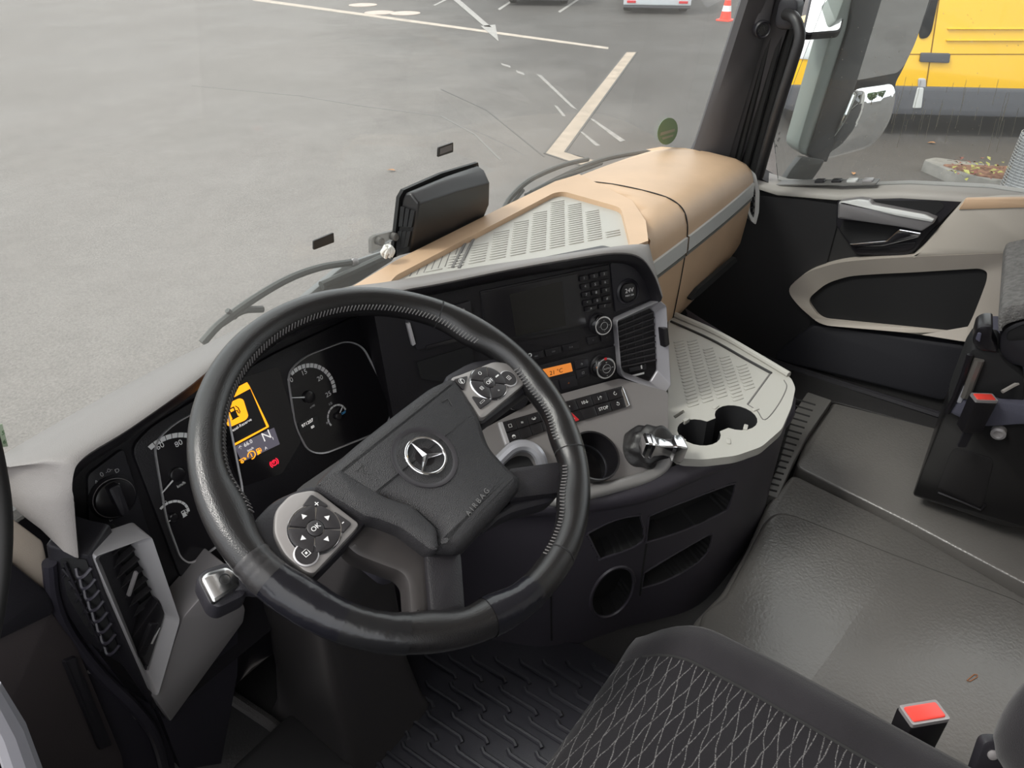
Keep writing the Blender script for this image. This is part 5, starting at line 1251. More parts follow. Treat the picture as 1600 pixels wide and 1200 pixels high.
# console walls: a fine grid whose open pockets are pushed inwards
foot = [V(.66, .66, 0), V(.70, .57, 0), V(.76, .47, 0), V(.90, .375, 0), V(1.03, .285, 0), V(1.18, .262, .0), V(1.36, .262, .05), V(1.62, .33, .05), V(1.74, .40, .05)]
topp = [V(.68, .64, .385), V(.72, .57, .385), V(.80, .475, .385), V(.90, .385, .39), V(1.0, .335, .395), V(1.15, .268, .402), V(1.325, .262, .402), V(1.43, .41, .402), V(1.52, .60, .402)]
NU, NV = 340, 110
fs, ts = resample(cat_rom(foot, 12), NU), resample(cat_rom(topp, 12), NU)
grid = [[f_.lerp(t_, j/NV) for f_, t_ in zip(fs, ts)] for j in range(NV+1)]
nrm = []
for i in range(NU):
    d = ts[min(i+1, NU-1)]-ts[max(i-1, 0)]; nrm.append(V(-d.y, d.x, 0).normalized())
pk = [('pocket', [(918, 835), (924, 830), (962, 812), (998, 805), (1001, 809), (1004, 846), (942, 872), (936, 870)], None), ('pocket', [(1014, 806), (1060, 787), (1140, 757), (1148, 760), (1138, 792), (1126, 802), (1070, 828), (1014, 846), (1010, 842)], None),
      ('pocket', [(1006, 895), (1050, 868), (1106, 836), (1112, 840), (1100, 870), (1050, 903), (1006, 918), (1003, 914)], None), ('cup_pocket', [(957+34*math.cos(a)-10*math.sin(a)*0+12*math.cos(a+.9)*0, 925+36*math.sin(a)-16*math.cos(a)) for a in [2*PI*k/28 for k in range(28)]], 'round cup pocket')]
cls = [[-1]*NU for _ in range(NV+1)]
for j in range(NV+1):
    for i in range(NU):
        q = proj(grid[j][i])
        for k, (nm, poly, lb) in enumerate(pk):
            if inside(q, poly): cls[j][i] = k
side = [1 if n_.dot(V(-.5, -.8, 0)) > 0 else -1 for n_ in nrm]
disp_ = [[grid[j][i]-(nrm[i]*side[i]*.045 if cls[j][i] >= 0 else V(0, 0, 0)) for i in range(NU)] for j in range(NV+1)]
wall_f = []; pk_f = [[] for _ in pk]
for j in range(NV):
    for i in range(NU-1):
        ks = [cls[j][i], cls[j][i+1], cls[j+1][i+1], cls[j+1][i]]; k = max(ks)
        f_ = (j*NU+i, j*NU+i+1, (j+1)*NU+i+1, (j+1)*NU+i)
        (wall_f if k < 0 else pk_f[k]).append(f_)
allv = [q for r in disp_ for q in r]
def sub_mesh(faces):
    ids = sorted({i for f_ in faces for i in f_}); mp = {q: n for n, q in enumerate(ids)}
    return MB().add([allv[i] for i in ids], [[mp[i] for i in f_] for f_ in faces])
sub_mesh(wall_f).build('wall', CONSOLE, cons, smooth=40)
for k, (nm, poly, lb) in enumerate(pk):
    o = sub_mesh(pk_f[k]).build(nm, VOID, cons, smooth=30)
    if lb: lab(o, lb)
tc2 = cat_rom(topp, 5)
m = MB(); m.loft([[q+V(-.006, -.006, -.03) for q in tc2], [q+V(-.012, -.012, -.012) for q in tc2], [q+V(-.008, -.008, .004) for q in tc2], [q+V(.01, .01, .01) for q in tc2]]); m.build('upper_roll', CONSOLE, cons, smooth=60)
from mathutils.bvhtree import BVHTree
wall_tree = BVHTree.FromPolygons([q for r in grid for q in r], [(j*NU+i, j*NU+i+1, (j+1)*NU+i+1, (j+1)*NU+i) for j in range(NV) for i in range(NU-1)])
def wall_line(px_pts, r, name, mt, d=.001):
    P = []
    for x, y in px_pts:
        hit_ = wall_tree.ray_cast(CAM, ray(x, y).normalized())[0]
        if hit_ is not None: P.append(hit_-ray(x, y).normalized()*d)
    m = MB(); m.tube(cat_rom(P, 4), r, 6); m.build(name, mt, cons)
wall_line([(1010, 850), (1004, 890), (1000, 930), (985, 985)], .002, 'panel_joint', VOID); wall_line([(pk[3][1][k][0]*1.0, pk[3][1][k][1]) for k in list(range(0, 28, 2))+[0]], .004, 'cup_pocket_rim', CONSOLE, .0)
for nm, poly, lb in pk[:3]: wall_line(poly+poly[:1], .0022, 'pocket_edge', CONSOLE, .0)
wall_line([(861, 930), (862, 1000)], .002, 'panel_joint', VOID)
# knee panels below the cluster
m = MB(); ka = [V(.28, .77, .40), V(.40, .79, .40), V(.60, .77, .42), V(.74, .66, .42), V(.79, .59, .40)]; kb_ = [V(.26, .90, .0), V(.40, .92, .0), V(.60, .80, .0), V(.66, .66, .0), V(.70, .60, .0)]
m.loft([[q+V(0, .06, .03) for q in cat_rom(ka, 4)], cat_rom(ka, 4), [a.lerp(b_, .5) for a, b_ in zip(cat_rom(ka, 4), cat_rom(kb_, 4))], cat_rom(kb_, 4)]); m.build('knee_panel', CONSOLE, dash, smooth=60)
# ------------------------------------------------------------------ steering wheel
TILT = math.radians(28.7); ROLL = math.radians(3.5)
WO = V(.424, .467, .76)
W0 = Fr(WO, (1, 0, 0), (0, math.cos(TILT), math.sin(TILT)))
WF = W0.at(0, 0, 0, ROLL)
sw = thing('steering_wheel', 'large black leather steering wheel with two silver button pads', 'steering wheel', WO)
RR = .2095; RT = .0178
def rimpt(a, r=RR, d=0): return WF.w(r*math.cos(a), r*math.sin(a), d)
def rimr(a, t):
    """radial offset of the rim surface: thumb swells towards the inside beside the spokes"""
    g = 0
    for c, s_, w_ in ((18, .5, 9), (162, .5, 9), (-14, .25, 8), (194, .25, 8), (-36, .3, 7), (-60, .3, 7), (-112, .3, 7), (-132, .3, 7)):
        d = (math.degrees(a)-c+180) % 360-180; g += s_*math.exp(-(d/w_)**2)
    k = math.cos(t); return RT*k*(1+(g if k < 0 else 0))
m = MB(); rows = []
for i in range(144):
    a = 2*PI*i/144; rows.append([rimpt(a, RR+rimr(a, t), RT*1.08*math.sin(t)) for t in [2*PI*k/20 for k in range(20)]])
m.loft(rows, True, True); rim = m.build('rim', LEATHER, sw, smooth=80)
def band(a0, a1, k, name, mt, n=14, label=None):
    m = MB(); rows = []
    for i in range(n+1):
        a = math.radians(a0+(a1-a0)*i/n); kk = k+(random.uniform(-.0003, .0003) if n > 6 else 0)
        rows.append([rimpt(a, RR+rimr(a, t)+kk*math.cos(t), (RT*1.08+kk)*math.sin(t)) for t in [2*PI*j/20 for j in range(20)]])
    m.loft(rows, True, False, False); o = m.build(name, mt, sw if name != 'seam' else rim, smooth=80)
    if label: lab(o, label)
band(176, 184, .0006, 'tape_wrap', mat('scuffed leather patch', (.022, .021, .022), .35, bump=.4, scale=90), label='scuffed patch')
band(184, 205, .0009, 'tape_wrap', TAPE, 20, label='shiny creased tape wrap'); band(205, 222, .0008, 'tape_wrap', mat('worn tape', (.011, .011, .012), .26, bump=.3, scale=90), 14, 'worn tape wrap'); band(246, 263, .0008, 'tape_wrap', TAPE, 14, 'shiny tape wrap at the bottom')
for a in (31, -42, -82): band(a, a+.5, .0003, 'seam', VOID, 2)
# stitching: slanted threads on the inner side
def stitches(a0, a1, parent=rim):
    m = MB(); n = int(abs(a1-a0)*.75)
    for i in range(n):
        a = math.radians(a0+(a1-a0)*i/n)
        for s in (1,):
            p = [rimpt(a+s*0, RR+rimr(a, t)+.0006*math.cos(t), (RT*1.08+.0006)*math.sin(t)) for t in (2.50, )]
            q = [rimpt(a+s*.013, RR+rimr(a, t)+.0006*math.cos(t), (RT*1.08+.0006)*math.sin(t)) for t in (2.50+.36*s, )]
            m.tube([p[0], q[0]], .0009, 4)
    o = m.build('stitching', STITCH, parent, smooth=0); o['kind'] = 'stuff'
stitches(14, 166); stitches(-38, -4); stitches(-86, -48)
def wp(px, d=0): return [WF.p(x, y, d) for x, y in px]
Z = lambda pts: [(280+x/2.034, 440+y/2.034) for x, y in pts]       # crop coordinates of the wheel study
# spokes
def spoke(px, d0, d1, mt, name, r=.008, bev=.006, label=None):
    m = MB(); m.slab(WF, rpoly(wp(Z(px), d1), r), d0, d1, bev); o = m.build(name, mt, sw)
    if label: lab(o, label)
    return o
spoke([(225, 770), (300, 690), (420, 640), (640, 700), (580, 790), (430, 945), (330, 930), (240, 860)], -.030, -.004, DARK2, 'spoke', .012)
spoke([(840, 300), (930, 250), (1050, 235), (1130, 300), (1130, 330), (960, 460), (920, 430)], -.030, -.004, DARK2, 'spoke', .012)
spoke([(1040, 590), (1225, 565), (1240, 640), (1215, 672), (1060, 690)], -.030, -.006, DARK, 'spoke', .008)
spoke([(780, 850), (900, 850), (915, 1050), (800, 1070)], -.030, -.006, DARK, 'spoke', .008)
spoke([(575, 765), (650, 745), (800, 840), (805, 1060), (735, 1075), (725, 950), (705, 925), (560, 870), (520, 830)], -.040, -.012, mat('satin charcoal spoke cover', (.045, .041, .041), .35, metal=.2), 'spoke_cover', .012, .008, 'satin charcoal cover between left and lower spokes')
spoke([(1060, 690), (1215, 665), (1190, 700), (1060, 735), (960, 790), (940, 800)], -.040, -.016, DARK2, 'spoke_cover', .01, .006)
# airbag cover
hub = wp(Z([(425, 655), (470, 600), (560, 520), (700, 410), (800, 335), (868, 305), (905, 350), (955, 440), (985, 530), (1040, 590), (1085, 630), (1080, 665), (985, 770), (895, 865), (800, 858), (815, 800), (730, 740), (640, 700), (600, 755)]), .0)
hubr = rpoly(hub, .010, 4)
m = MB(); m.pillow(WF, hubr, [(0, -.035), (0, -.004), (.003, .003), (.007, .007), (.012, .0095)])
# bulge the cap towards the driver
m.build('airbag_cover', AIRBAGM, sw, smooth=50)
lower = wp(Z([(425, 655), (505, 600), (650, 690), (740, 720), (815, 790), (822, 862), (795, 862), (700, 790), (620, 760), (590, 757)]), .004)
m = MB(); m.slab(WF, rpoly(lower, .006), -.03, .0105, .004); m.build('cover_facet', AIRBAGM, sw)
# emblem
ec = WF.p(666, 711, .014)
EF = WF.at(ec[0], ec[1], .0095)
m = MB(); m.lathe(EF, [(.040, -.004), (.038, .0012), (.034, .001), (.030, -.002), (.001, -.002)], 48); em = m.build('emblem_recess', mat('dark emblem dish', (.03, .028, .032), .4), sw)
m = MB(); m.lathe(EF, [(.022, -.004), (.022, -.0005), (.001, .0005)], 40); m.build('emblem_disc', PIANO, em)
m = MB(); m.tube([EF.w(.0228*math.cos(2*PI*k/64), .0228*math.sin(2*PI*k/64), .003) for k in range(64)], .0018, 10, True); lab(m.build('emblem_ring', CHROME, em), 'chrome ring')
m = MB()
for k in range(3):
    a = PI/2+2*PI*k/3; d = V(math.cos(a), math.sin(a)); n = V(-d.y, d.x)
    tip = EF.w(d.x*.0222, d.y*.0222, .0025); c0_ = EF.w(0, 0, .0065)
    i1 = math.pi/3; l = EF.w((d.x*.5+n.x*.866)*.0038, (d.y*.5+n.y*.866)*.0038, .002); r_2 = EF.w((d.x*.5-n.x*.866)*.0038, (d.y*.5-n.y*.866)*.0038, .002)
    t0, t1 = tip+(EF.u*n.x+EF.v*n.y)*.0006, tip-(EF.u*n.x+EF.v*n.y)*.0006
    m.add([c0_, l, t0, t1, r_2, c0_-EF.n*.005, tip-EF.n*.001], [(0, 1, 2), (0, 2, 3), (0, 3, 4), (1, 5, 6, 2), (4, 3, 6, 5), (2, 6, 3)])
lab(m.build('emblem_star', CHROME, em, smooth=0), 'chrome three-pointed star')
# AIRBAG lettering along the lower right edge
p, q = WF.p(*Z([(925, 730)])[0], .0095), WF.p(*Z([(972, 672)])[0], .0095)
m = MB(); m.text(WF, (p[0]+q[0])/2, (p[1]+q[1])/2, 'A I R B A G', .0088, math.atan2(q[1]-p[1], q[0]-p[0]), .0097); m.build('lettering', mat('embossed lettering', (.13, .13, .13), .5), sw, smooth=0)
m = MB(); p = WF.p(*Z([(585, 600)])[0], .0095); m.tube([WF.w(p[0]-.006, p[1]+.004, .0097), WF.w(p[0]+.004, p[1]+.005, .0097), WF.w(p[0]-.002, p[1]-.002, .0097), WF.w(p[0]+.003, p[1]-.008, .0097)], .0005, 4); p = WF.p(*Z([(855, 385)])[0], .0095); m.tube([WF.w(p[0]-.006, p[1]+.006, .0097), WF.w(p[0]+.004, p[1]+.004, .0097), WF.w(p[0]+.001, p[1]-.006, .0097)], .0005, 4); m.build('embossed_marks', mat('embossed mark', (.05, .05, .05), .5), sw, smooth=0)
# button pads
PADM = mat('satin pad silver', (.30, .285, .28), .4, metal=.4)
PT = .004
padl = MB(); padl.slab(WF, rpoly(wp(Z([(305, 725), (355, 672), (432, 658), (575, 768), (560, 790), (428, 930), (400, 922), (335, 870), (300, 800)]), PT), .008), -.02, PT, .003); PLo = lab(padl.build('button_pad', PADM, sw), 'left silver button pad')
padr = MB(); padr.slab(WF, rpoly(wp(Z([(862, 304), (890, 295), (1000, 252), (1040, 256), (1085, 285), (1102, 322), (970, 432), (955, 430), (940, 405)]), PT), .006), -.02, PT, .003); PRo = lab(padr.build('button_pad', PADM, sw), 'right silver button pad')
PF = WF.off(PT)
BTN = mat('soft black button', (.022, .020, .022), .45)
def wbutton(pad, px, txt, size, rot=0, r=.003, h=.0025):
    P = PF.P(Z(px), h); b = MB(); b.slab(PF, rpoly(P, r), -.001, h, .0008); o = b.build('button', BTN, pad)
    m = MB(); c = (sum(q[0] for q in P)/len(P), sum(q[1] for q in P)/len(P))
    if txt: m.text(PF, *c, txt, size, rot, h+.0002); m.build('print', WHITE, pad, smooth=0)
    return o
def dpad(pad, px, r, center, legends):
    c = PF.p(*Z([px])[0], .002)
    m = MB(); m.lathe(PF, [(r*1.09, -.001), (r*1.09, .001), (r*1.05, .0022), (r*1.0, .0018)], 48, *c); m.build('pad_ring', CHROME, pad)
    for k in range(4):
        a0, a1 = PI/4+k*PI/2+.05, PI/4+(k+1)*PI/2-.05
        P = [(c[0]+r*math.cos(a0+(a1-a0)*i/8), c[1]+r*math.sin(a0+(a1-a0)*i/8)) for i in range(9)]+[(c[0]+r*.36*math.cos(a1+(a0-a1)*i/4), c[1]+r*.36*math.sin(a1+(a0-a1)*i/4)) for i in range(5)]
        b = MB(); b.slab(PF, P, -.001, .004, .0008); o = b.build('button', BTN, pad)
        am = (a0+a1)/2; m = MB(); m.text(PF, c[0]+r*.68*math.cos(am), c[1]+r*.68*math.sin(am), legends[k], .0062, 0, .0042); m.build('print', WHITE, pad, smooth=0)
    m = MB(); m.lathe(PF, [(r*.33, -.001), (r*.33, .0042), (r*.28, .005), (.0005, .005)], 28, *c); m.build('button', BTN, pad)
    m = MB(); m.text(PF, c[0], c[1], center, .007, 0, .0052); m.build('print', WHITE, pad, smooth=0)
dpad(PLo, (432, 786), .0245, 'OK', ['\u25b2', '\u25c0', '\u25bc', '\u25b6'])
dpad(PRo, (984, 322), .0235, 'OFF', ['\u25cb', '\u25a4', '\u25ab', '\u25ac'])
wbutton(PLo, [(420, 674), (476, 712), (462, 722), (440, 716), (390, 714)], '+', .010); wbutton(PLo, [(492, 728), (550, 768), (520, 800), (512, 764)], '-', .010)
wbutton(PRo, [(872, 310), (918, 298), (905, 345)], '\u2706', .009); wbutton(PRo, [(930, 362), (996, 376), (958, 404)], '\u25ad', .008)
for pad, px, s in ((PLo, (404, 866), '\u25a3'), (PRo, (1046, 308), '\u25eb')):
    c = PF.p(*Z([px])[0], .002); m = MB(); m.lathe(PF, [(.0122, -.001), (.0122, .002), (.011, .0028)], 28, *c); m.build('button_ring', SILVER, pad); m = MB(); m.lathe(PF, [(.0108, -.001), (.0108, .003), (.0005, .0034)], 28, *c); m.build('button', BTN, pad)
    m = MB(); m.text(PF, *c, s, .009, 0, .0037); m.build('print', WHITE, pad, smooth=0)

# ------------------------------------------------------------------ steering column and stalk
colm = thing('steering_column', 'dark steering column running from the wheel hub to the floor', 'steering column', (.424, .86, 0))
ax = -W0.n
def csec2(t, w_, h_, r_=.02, dx=0, dv=0): return [W0.w(a+dx, b+dv, -t) for a, b in rrect(w_, h_, r_)]
m = MB(); m.loft([csec2(.036, .08, .08, .03), csec2(.05, .12, .10, dv=-.02), csec2(.065, .15, .12, dv=-.03), csec2(.14, .15, .12, dv=-.03), csec2(.17, .13, .10, dv=-.02)], True, False, True); m.build('upper_shroud', BLUEDARK, colm, smooth=40)
def csec3(z, y, w_, h_): f = Fr((.424, y, z), (1, 0, 0), (0, 1, 0)); return [f.w(a, b) for a, b in rrect(w_, h_, .025)]
m = MB(); m.loft([csec3(.64, .56, .13, .14), csec3(.50, .63, .14, .16), csec3(.38, .69, .15, .17), csec3(.15, .70, .16, .19), csec3(.04, .70, .18, .22), csec3(.0, .70, .20, .25)], True, False, True); m.build('lower_shroud', mat('grey brown column plastic', (.035, .032, .033), .45, bump=.1, scale=500), colm, smooth=40)
SK = W0.off(-.075)
stt = thing('column_stalk', 'steering column stalk with a chrome-faced end left of the wheel', 'stalk', SK.hit(345, 915))
a, b_ = SK.p(345, 915), SK.p(420, 880)
m = MB(); P = [SK.w(*SK.p(352, 915)), SK.w(*SK.p(385, 912)), SK.w(*SK.p(430, 905)), W0.w(-.09, -.02, -.09)]; m.tube(cat_rom(P, 5), [.014]*5+[.013]*5+[.012]*6, 12); m.build('arm', DARK2, stt)
m = MB(); m.slab(SK, rpoly(SK.P([(304, 908), (318, 893), (358, 880), (384, 900), (386, 935), (340, 957), (325, 950)]), .008), -.022, .010, .006); m.build('end_block', DARK2, stt)
m = MB(); m.slab(SK, rpoly(SK.P([(312, 905), (322, 895), (354, 886), (372, 898), (376, 916), (336, 944), (331, 943)], .011), .004), .006, .015, .004); cf_ = lab(m.build('chrome_face', mat('satin chrome', (.62, .62, .62), .22, metal=1), stt), 'satin chrome face')
m = MB(); m.text(SK, *SK.p(352, 905, .0155), '\u25ef', .008, .3, .0152); m.build('print', VOID, cf_, smooth=0)
# ------------------------------------------------------------------ floor coverings
FZ = Fr((0, 0, 0), (1, 0, 0), (0, 1, 0))
TZ = .09
# engine tunnel cover (grey leather-grain rubber)
T0 = Fr((0, 0, TZ), (1, 0, 0), (0, 1, 0))
tun = rpoly(T0.P([(1098, 955), (1135, 928), (1160, 880), (1195, 812), (1212, 798), (1240, 802), (1420, 872), (1594, 936), (1660, 985), (1700, 1300), (1100, 1300), (1085, 1010)]), .02, 5)
m = MB(); m.slab(FZ, tun, .0, TZ, .010)
tag(m.build('floor_cover', FLOORR, smooth=50), 'grey grained rubber cover over the floor between the seats', 'floor cover')
brd = MB(); o2 = T0.P([(1083, 968), (1100, 950), (1130, 920), (1170, 850), (1198, 785), (1215, 765), (1240, 735), (1420, 822), (1600, 925), (1690, 980), (1720, 1400), (1090, 1400), (1076, 1010)])
brd.slab(FZ, rpoly(o2, .02), .0, TZ-.010, .008); tag(brd.build('floor_border', FLOORR, smooth=50), 'grey rubber border step around the raised floor cover', 'floor cover')
# passenger mat
pm = MB(); F5 = Fr((0, 0, .06), (1, 0, 0), (0, 1, 0))
pm.slab(FZ, rpoly(F5.P([(1243, 728), (1258, 690), (1300, 628), (1475, 672), (1640, 720), (1640, 930), (1590, 905), (1420, 815)]), .02), 0, .06, .006); tag(pm.build('passenger_mat', FLOORR, smooth=50), 'grey rubber mat in the passenger footwell', 'floor mat')
pm = MB(); pm.slab(FZ, rpoly(FZ.P([(1222, 640), (1240, 565), (1480, 640), (1480, 690), (1300, 640)]), .02), 0, .03, .004); tag(pm.build('footwell_carpet', FLOORD, smooth=50), 'dark carpet strip along the passenger door', 'carpet')
rs = thing('ribbed_strip', 'grey ribbed rubber strip along the right side of the console', 'rubber strip', F5.hit(1240, 690))
R5 = Fr((0, 0, .082), (1, 0, 0), (0, 1, 0))
m = MB(); m.slab(R5, rpoly(R5.P([(1197, 772), (1215, 778), (1240, 722), (1262, 680), (1300, 625), (1262, 612), (1240, 645), (1215, 730)]), .006), -.03, .0, .003); m.build('base', mat('strip rubber', (.15, .145, .14), .4), rs)
m = MB()
for k in range(16):
    t = k/15; x0, y0 = 1198+46*t**1.1, 764-140*t; x1, y1 = x0+16+14*t, y0+4+5*t
    p, q = R5.hit(x0, y0, .0005), R5.hit(x1, y1, .0005); m.tube([p, q], .003, 5)
m.build('grooves', mat('black rubber groove', (.012, .012, .012), .7), rs)
# driver's ribbed mat
D0 = Fr((0, 0, .012), (1, 0, 0), (0, 1, 0))
dm = thing('driver_mat', 'black rubber driver mat with raised interlocking ribs', 'floor mat', (.55, .5, 0))
dpoly = rpoly([(.30, .10), (.80, .10), (.80, .43), (.62, .70), (.30, .78)], .02)
m = MB(); m.slab(FZ, dpoly, 0, .012, .003); m.build('base', RUBBER, dm)
q0, q1 = V(*D0.p(600, 1040)), V(*D0.p(790, 1180)); e1 = (V(*D0.p(880, 1095))-V(*D0.p(720, 1000))).normalized(); e2 = V(-e1.y, e1.x)
m = MB(); dsafe = inset(ccw(dpoly), .015)
for i in range(-24, 24):
    for j in range(-6, 8):
        c = V(.55, .45)+e2*i*.0235+e1*(j*.125+(i % 3)*.04)
        P = [c-e1*.045+e2*.006, c-e1*.036, c+e1*.036, c+e1*.045-e2*.006]
        if all(inside((p.x, p.y), dsafe) for p in P): m.tube([D0.w(p.x, p.y, .002) for p in P], .0042, 6)
o = m.build('ribs', RUBBER, dm); o['kind'] = 'stuff'
m = MB(); wl = [D0.w(*D0.p(x, y), .006) for x, y in [(360, 1090), (420, 1130), (480, 1175), (560, 1240)]]; m.tube(wl, .012, 8); tag(m.build('carpet_edge', mat('dark grey carpet edging', (.05, .046, .046), .9, bump=.8, scale=300)), 'dark grey carpet edging beside the driver mat', 'carpet edge')
m = MB(); m.slab(FZ, rpoly([(.20, .50), (.34, .50), (.34, .76), (.20, .76)], .02), .0, .05, .01); tag(m.build('footrest', mat('dark footrest', (.02, .019, .02), .6)), 'dark footrest left of the steering column', 'footrest')

# ------------------------------------------------------------------ driver's seat
def seat_fabric():
    m = bpy.data.materials.new('wavy lined seat fabric'); m.use_nodes = True; t = m.node_tree; b = t.nodes['Principled BSDF']
    b.inputs['Roughness'].default_value = .95; b.inputs['Sheen Weight'].default_value = .08; b.inputs['Specular IOR Level'].default_value = .2
    g = t.nodes.new('ShaderNodeTexCoord')
    def wave(rz, sc, ds, dsc, off):
        mp = t.nodes.new('ShaderNodeMapping'); mp.inputs['Rotation'].default_value = (0, 0, rz); mp.inputs['Location'].default_value = (off, 0, 0)
        t.links.new(g.outputs['Object'], mp.inputs[0])
        w_ = t.nodes.new('ShaderNodeTexWave'); w_.wave_type = 'BANDS'; w_.bands_direction = 'X'; w_.inputs['Scale'].default_value = sc; w_.inputs['Distortion'].default_value = ds; w_.inputs['Detail'].default_value = 1; w_.inputs['Detail Scale'].default_value = dsc
        t.links.new(mp.outputs[0], w_.inputs['Vector'])
        r = t.nodes.new('ShaderNodeMapRange'); r.inputs[1].default_value = .975; r.inputs[2].default_value = .997; t.links.new(w_.outputs['Fac'], r.inputs[0]); return r.outputs[0]
    a = wave(math.radians(90+12), 21, 2.2, 1.2, 0); c = wave(math.radians(90-12), 21, 2.2, 1.2, .3)
    mxn = t.nodes.new('ShaderNodeMath'); mxn.operation = 'MAXIMUM'; t.links.new(a, mxn.inputs[0]); t.links.new(c, mxn.inputs[1])
    n = t.nodes.new('ShaderNodeTexNoise'); n.inputs['Scale'].default_value = 900; n.inputs['Detail'].default_value = 2; t.links.new(g.outputs['Object'], n.inputs['Vector'])
    r = t.nodes.new('ShaderNodeMapRange'); r.inputs[1].default_value = .4; r.inputs[2].default_value = .55; t.links.new(n.outputs['Fac'], r.inputs[0])
    ml = t.nodes.new('ShaderNodeMath'); ml.operation = 'MULTIPLY'; t.links.new(mxn.outputs[0], ml.inputs[0]); t.links.new(r.outputs[0], ml.inputs[1])
    mx_ = t.nodes.new('ShaderNodeMix'); mx_.data_type = 'RGBA'; mx_.inputs[6].default_value = (.013, .012, .014, 1); mx_.inputs[7].default_value = (.15, .145, .145, 1)
    t.links.new(ml.outputs[0], mx_.inputs[0]); t.links.new(mx_.outputs[2], b.inputs['Base Color'])
    bp = t.nodes.new('ShaderNodeBump'); bp.inputs['Strength'].default_value = .3; bp.inputs['Distance'].default_value = .001; t.links.new(n.outputs['Fac'], bp.inputs['Height']); t.links.new(bp.outputs[0], b.inputs['Normal'])
    return m
FAB = seat_fabric(); VELV = mat('charcoal velour', (.019, .0175, .020), .95, bump=.3, scale=700, spec=.2, sheen=.12, var=.15, vscale=12)
ds_ = thing('driver_chair', 'driver seat with dark cushion patterned with pale wavy lines', 'seat', (.424, -.1, 0))
# cushion as a grid: x across, y lengthwise
def cush(x0, x1, y0, y1, ztop, nx=30, ny=36):
    rows = []
    for j in range(ny+1):
        t = j/ny; y = y0+(y1-y0)*t; row = []
        for i in range(nx+1):
            s = i/nx; x = x0+(x1-x0)*s
            row.append(V(x, y, ztop(x, y)))
        rows.append(row)
    return rows
SX = .424
def half(y):                                                       # half width of the cushion, rounded at the front
    t = max(0, (y-.13)/.09); return .188-.035*min(1.2, t)**2.5
def topz(x, y):
    f = max(0, (y-.06)/.15); base = .490-.006*f-.030*max(0, (y-.13)/.08)**2
    s = abs(x-SX)/.235
    bol = .016*math.exp(-((s-.86)/.16)**2)*max(.4, 1-f*.5)
    return base+bol
def cushion(s0, s1, mt, name, drop0=False, drop1=False, d=0):
    rows = []; ys = [-.50+.715*j/48 for j in range(49)]
    for y in ys:
        h = half(y); row = []
        N = 18
        for i in range(N+1):
            s = s0+(s1-s0)*i/N; x = SX+s*h; row.append(V(x, y+0*s, topz(SX+s*.235, y)+d))
        if drop1: e = row[-1]; row += [e+V(.008, 0, -.008), e+V(.013, 0, -.03), e+V(.010, 0, -.10), e+V(-.03, 0, -.14)]
        if drop0: e = row[0]; row = [e+V(.03, 0, -.14), e+V(-.010, 0, -.10), e+V(-.013, 0, -.03), e+V(-.008, 0, -.008)]+row
        rows.append(row)
    # nose of the cushion
    last = rows[-1]
    rows.append([q+V((SX-q.x)*.02, .012, -.012) for q in last]); rows.append([q+V((SX-q.x)*.03, .014, -.04) for q in last]); rows.append([q+V((SX-q.x)*.05, -.01, -.12) for q in last])
    m = MB(); m.loft(rows); return m.build(name, mt, ds_, smooth=80)
cushion(-.70, .70, FAB, 'seat_cushion'); lab(cushion(.70, 1.0, VELV, 'side_bolster', drop1=True), 'plain charcoal right bolster'); lab(cushion(-1.0, -.70, VELV, 'side_bolster', drop0=True), 'plain charcoal left bolster')
for s in (.70, -.70):
    P = [V(SX+s*half(y), y, topz(SX+s*.235, y)+.0004) for y in [-.5+.70*j/40 for j in range(41)]]
    m = MB(); m.tube(P, .0018, 6); m.build('seam_welt', mat('dark seam welt', (.012, .012, .012), .8), ds_)
m = MB(); m.slab(FZ, rpoly([(.22, -.5), (.63, -.5), (.63, .15), (.22, .15)], .03), .12, .37, .01); m.build('seat_base', DARK, ds_)
m = MB(); m.slab(FZ, rpoly([(.28, -.45), (.57, -.45), (.57, .08), (.28, .08)], .03), .0, .13, .01); m.build('pedestal', DARK, ds_)
bk = Fr((SX, -.55, .45), (1, 0, 0), (0, -.22, .97))
m = MB(); m.slab(bk, rpoly([(-.24, 0), (.24, 0), (.23, .45), (.15, .62), (-.15, .62), (-.23, .45)], .05), -.06, .06, .03); m.build('backrest', VELV, ds_, smooth=60)
# right armrest of the driver's seat, its rounded front end
c = zp(1632, 1150, .53)
m = MB(); rows = []
for k in range(15):
    e = -PI/2+PI*k/14; y = math.sin(e); q = max(.02, math.cos(e))**.6
    rows.append([V(c.x+.052*q*math.cos(a), c.y-.10+.14*y, c.z+.012+.115*q*math.sin(a)) for a in [2*PI*i/28 for i in range(28)]])
m.loft(rows, True, False, True); lab(m.build('armrest', VELV, ds_, smooth=80), 'charcoal velour armrest end')
lvr = MB(); L0_ = zp(1545, 1180, .47); f = Fr(L0_, (.5, -.85, 0), (.3, .2, .93)); lvr.slab(f, rpoly([(-.018, -.05), (.018, -.05), (.020, .012), (.008, .024), (-.012, .022)], .008), -.006, .006, .003); lo = lvr.build('tilt_lever', DARK2, ds_)
m = MB(); m.lathe(f, [(.006, .005), (.006, .008), (.004, .009), (.0005, .009)], 16, 0, .006); m.build('lever_screw', SILVERD, lo)
